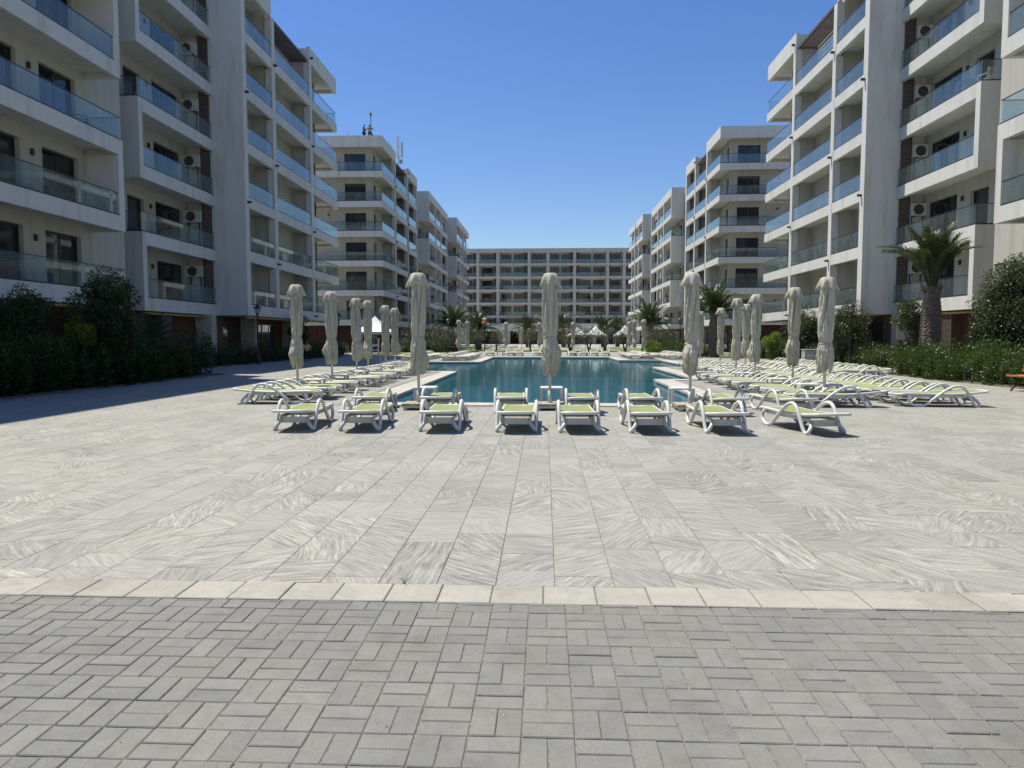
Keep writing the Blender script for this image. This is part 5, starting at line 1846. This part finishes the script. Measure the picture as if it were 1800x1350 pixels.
# left shrubs and trees (deep shade)
crown_tree('ficus_tree', 'bushy dark ficus rising above the left hedge in front of the lantern', -13.95, 22.0, 3.4, 1.95, 0.6, 'leaf_ficus', 20000, 0.11, 0.04, 21, droop=0.6, clumps=60)
crown_tree('ficus_tree', 'dark bushy ficus at the far left edge above the hedge', -15.5, 20.4, 3.2, 1.8, 0.6, 'leaf_ficus', 12000, 0.11, 0.04, 22, droop=0.6, clumps=45)
crown_tree('golden_shrub', 'yellowish shrub in the left hedge in front of the bushy ficus', -13.9, 20.9, 2.3, 0.85, 1.25, 'leaf_yellow', 2600, 0.09, 0.03, 23, 'shrub', clumps=16)
palm('small dark palm in the shade beside the left hedge', -17.3, 30.6, 1.3, 0.2, 1.7, 26, 31, 1.0, 'date palms', False)
crown_tree('ficus_tree', 'dark columnar tree in the shade between the left columns and parasols', -17.0, 48.5, 3.3, 1.3, 0.8, 'leaf_ficus', 4500, 0.12, 0.05, 24, clumps=30)
# right trees
palm('stout palm with thick scarred trunk in front of the right block', 16.45, 31.2, 3.7, 0.38, 2.75, 30, 32, 0.2, vshape=True)
palm('palm just outside the right edge, only its frond tips reach in', 19.0, 24.6, 4.3, 0.4, 2.4, 30, 33, 0.9)
palm('tall palm right of the pool in front of the second right block', 13.2, 56.0, 3.5, 0.45, 2.6, 40, 34, 0.95)
crown_tree('ficus_tree', 'large weeping ficus above the hedge near the right edge', 16.7, 26.2, 4.4, 2.6, 0.5, 'leaf_ficus', 44000, 0.085, 0.036, 25, droop=0.9, clumps=120, tr=0.09, shape='cone')
crown_tree('ficus_tree', 'slim ficus standing left of the stout palm trunk', 16.6, 33.4, 3.5, 1.2, 0.4, 'leaf_ficus', 9000, 0.085, 0.035, 26, droop=0.5, clumps=40, shape='round')
crown_tree('ficus_tree', 'clipped ficus behind the lamp post on the right', 17.2, 41.3, 3.75, 2.1, 0.4, 'leaf_ficus', 14000, 0.09, 0.04, 27, droop=0.5, clumps=60)
crown_tree('ficus_tree', 'dark green tree between the two nearest right parasols', 17.1, 48.0, 3.2, 2.2, 0.6, 'leaf_ficus', 12000, 0.10, 0.045, 28, droop=0.4, clumps=50)
crown_tree('lime_shrub', 'bright yellow-green shrub behind the right parasols', 15.6, 49.5, 1.95, 1.3, 0.3, 'leaf_lime', 3500, 0.10, 0.04, 29, 'shrub', clumps=24)
# mid-distance planting
palm('palm far left of the pool, nearer of two', -9.6, 76.0, 2.7, 0.4, 2.9, 34, 35, 1.0)
palm('palm far left of the pool, further of two beside the orange sign', -8.0, 86.0, 2.4, 0.4, 2.9, 32, 36, 1.0)
palm('palm far right of the pool, beside the far parasols', 10.9, 74.0, 2.9, 0.4, 2.9, 34, 37, 1.0)
for i, (x, y, hh) in enumerate(((-2.6, 112, 2.6), (3.0, 112, 2.9), (9.2, 112, 2.6), (11.8, 116, 2.4))):
    palm(f'palm in front of the end block, {ORD[i]} from the left', x, y, hh, 0.38, 3.0, 30, 40 + i, 0.95)
ol = [(-5.4, 80, 2.15, 1.5, 1), (-1.55, 80, 2.5, 2.0, 1), (2.85, 79, 2.9, 3.6, 3), (5.0, 80, 2.3, 1.8, 2), (6.75, 80, 2.6, 2.2, 2), (9.0, 80, 2.7, 2.4, 2), (-7.6, 80, 2.5, 1.9, 1)]
for i, (x, y, h, w, tr_) in enumerate(ol):
    crown_tree('olive_tree', f'grey-green olive tree beyond the far pool end, {ORD[sorted(o[0] for o in ol).index(x)]} from the left', x, y, h, w, 0.75, 'leaf_olive', int(1400 * w), 0.12, 0.035, 60 + i, droop=0.0, trunks=tr_, tr=0.09, clumps=30, group='olive trees beyond the far pool end')
crown_tree('olive_tree', 'broad grey-green olive bush left of the far loungers', -9.6, 66.0, 2.55, 2.8, 0.4, 'leaf_olive', 5000, 0.11, 0.035, 70, droop=0.0, trunks=3, clumps=45)
crown_tree('olive_tree', 'grey-green olive bush further left behind the near parasol', -12.4, 66.5, 2.4, 2.4, 0.4, 'leaf_olive', 4000, 0.11, 0.035, 71, droop=0.0, trunks=3, clumps=40)
crown_tree('olive_tree', 'broad grey-green olive bush right of the far loungers', 10.4, 66.0, 2.6, 3.0, 0.4, 'leaf_olive', 5000, 0.11, 0.035, 72, droop=0.0, trunks=3, clumps=45)
crown_tree('lime_shrub', 'low yellow-green shrub right of the far parasols', 9.2, 61.5, 1.25, 1.4, 0.15, 'leaf_lime', 2400, 0.12, 0.05, 73, 'shrub', clumps=20)
crown_tree('lime_shrub', 'low yellow-green shrub behind the third near parasol', 11.6, 55.2, 1.3, 1.2, 0.15, 'leaf_lime', 2200, 0.12, 0.05, 74, 'shrub', clumps=20)

# ------------------------------------------------------------------ small things
deb = MB()
rd = random.Random(77)
for q in range(130):
    y = rd.uniform(2.5, 8.0)
    x = rd.uniform(-0.72, 0.72) * y - 0.04 * y
    r = rd.uniform(0.0015, 0.0042) * (1 if q % 5 else 1.5)
    a0 = rd.uniform(0, 6.28)
    k = rd.choice((3, 4, 5))
    el = rd.uniform(0.4, 1.0)
    base = [(x + r * math.cos(a0 + 6.28 * i / k), y + r * el * math.sin(a0 + 6.28 * i / k), 0.0035) for i in range(k)]
    top = [(p[0] * 0.5 + x * 0.5, p[1] * 0.5 + y * 0.5, 0.0035 + r * 0.35) for p in base]
    for i in range(k):
        deb.face([base[i], base[(i + 1) % k], top[(i + 1) % k], top[i]], (rd.random(),) * 3)
    deb.face(top, (rd.random(),) * 3)
M['debris'] = None
m_, nt_m, b_m = new_mat('grit')
at_m = N(nt_m, 'ShaderNodeAttribute', attribute_name='rnd')
nt_m.links.new(ramp(nt_m, at_m.outputs['Fac'], [(0.0, (0.04, 0.035, 0.03)), (0.45, (0.12, 0.09, 0.06)), (0.55, (0.55, 0.53, 0.5)), (1.0, (0.8, 0.79, 0.75))]), b_m.inputs['Base Color'])
M['debris'] = m_
tag(deb.build('grit', 'debris'), 'tiny pale and dark grit scattered over the paving', 'grit', kind='stuff')

M['blue_plastic'] = simple('blue_plastic', (0.10, 0.20, 0.38), 0.45, 0.1, 6)
def balcony_chair(x, y, z, rz, mat, label):
    t = thing('balcony_chair', label, 'chair', (x, y, z), rz)
    m1 = MB(); m1.box(-0.24, 0.24, -0.24, 0.22, 0.42, 0.45); m1.build('seat', mat, t)
    m1 = MB(); m1.tube(crom([(-0.24, 0.24, 0.44), (-0.25, 0.3, 0.85), (0, 0.33, 0.92), (0.25, 0.3, 0.85), (0.24, 0.24, 0.44)], 4), 0.02, 6); m1.build('back_frame', mat, t, True)
    for q in range(4):
        m1 = MB(); x0 = -0.16 + 0.107 * q
        m1.tube([(x0, 0.24, 0.45), (x0, 0.31, 0.88)], 0.016, 5); m1.build('back_slat', mat, t)
    for sx in (-1, 1):
        m1 = MB(); m1.tube(crom([(sx * 0.26, -0.22, 0.45), (sx * 0.27, -0.2, 0.64), (sx * 0.27, 0.27, 0.66)], 4), 0.02, 6); m1.build('armrest', mat, t, True)
        for sy in (-1, 1):
            m1 = MB(); m1.tube([(sx * 0.22, sy * 0.2, 0.43), (sx * 0.25, sy * 0.25, 0.0)], 0.018, 5); m1.build('leg', mat, t)
    return t
def balcony_table(x, y, z, mat, label):
    t = thing('balcony_table', label, 'table', (x, y, z))
    m1 = MB(); m1.lathe([(0.0, 0.72), (0.35, 0.72), (0.35, 0.69), (0.0, 0.69)], 18); m1.build('table_top', mat, t)
    for q in range(3):
        a = 2.1 * q
        m1 = MB(); m1.tube([(0.1 * math.cos(a), 0.1 * math.sin(a), 0.69), (0.28 * math.cos(a), 0.28 * math.sin(a), 0.0)], 0.018, 5); m1.build('leg', mat, t)
FLV = lambda k: zb(k) + FA - 0.118
balcony_chair(20.55, 35.0, FLV(3), R(200), 'resin', 'white plastic chair on the open right balcony above the palm')
balcony_table(20.3, 35.9, FLV(3), 'blue_plastic', 'small blue table on the open right balcony above the palm')
balcony_chair(20.5, 36.9, FLV(3), R(160), 'blue_plastic', 'blue plastic chair on the open right balcony above the palm')
balcony_chair(-20.4, 36.2, FLV(3), R(170), 'resin', 'white plastic chair on the open left balcony, fourth floor')
balcony_chair(-18.9, 28.8, FLV(2), R(120), 'dark_metal', 'dark chair behind glass on the nearest left balcony')
balcony_chair(19.0, 58.2, FLV(1), R(-100), 'resin', 'white chair on the corner balcony of the nearest right block')
balcony_chair(-18.7, 50.5, FLV(1), R(90), 'resin', 'white chair behind glass on the left block, second floor')
balcony_chair(-18.6, 45.0, FLV(0), R(90), 'resin', 'white chair behind glass on the left block, first floor')
balcony_table(-18.6, 51.6, FLV(0), 'resin', 'small white table behind glass on the left block, first floor')

t = thing('weed', 'small dry weed sprouting from the joint above the cream kerb', 'weed', (-0.87, 4.324, 0))
rw = random.Random(5)
for q in range(9):
    a = rw.uniform(0, 6.28)
    L = rw.uniform(0.03, 0.085)
    m1 = MB()
    m1.tube([(0, 0, -0.01), (0.25 * L * math.cos(a), 0.25 * L * math.sin(a), 0.5 * L), (0.8 * L * math.cos(a), 0.8 * L * math.sin(a), 0.8 * L)], [0.0016, 0.0013, 0.0004], 4)
    m1.build('blade', 'soil', t)
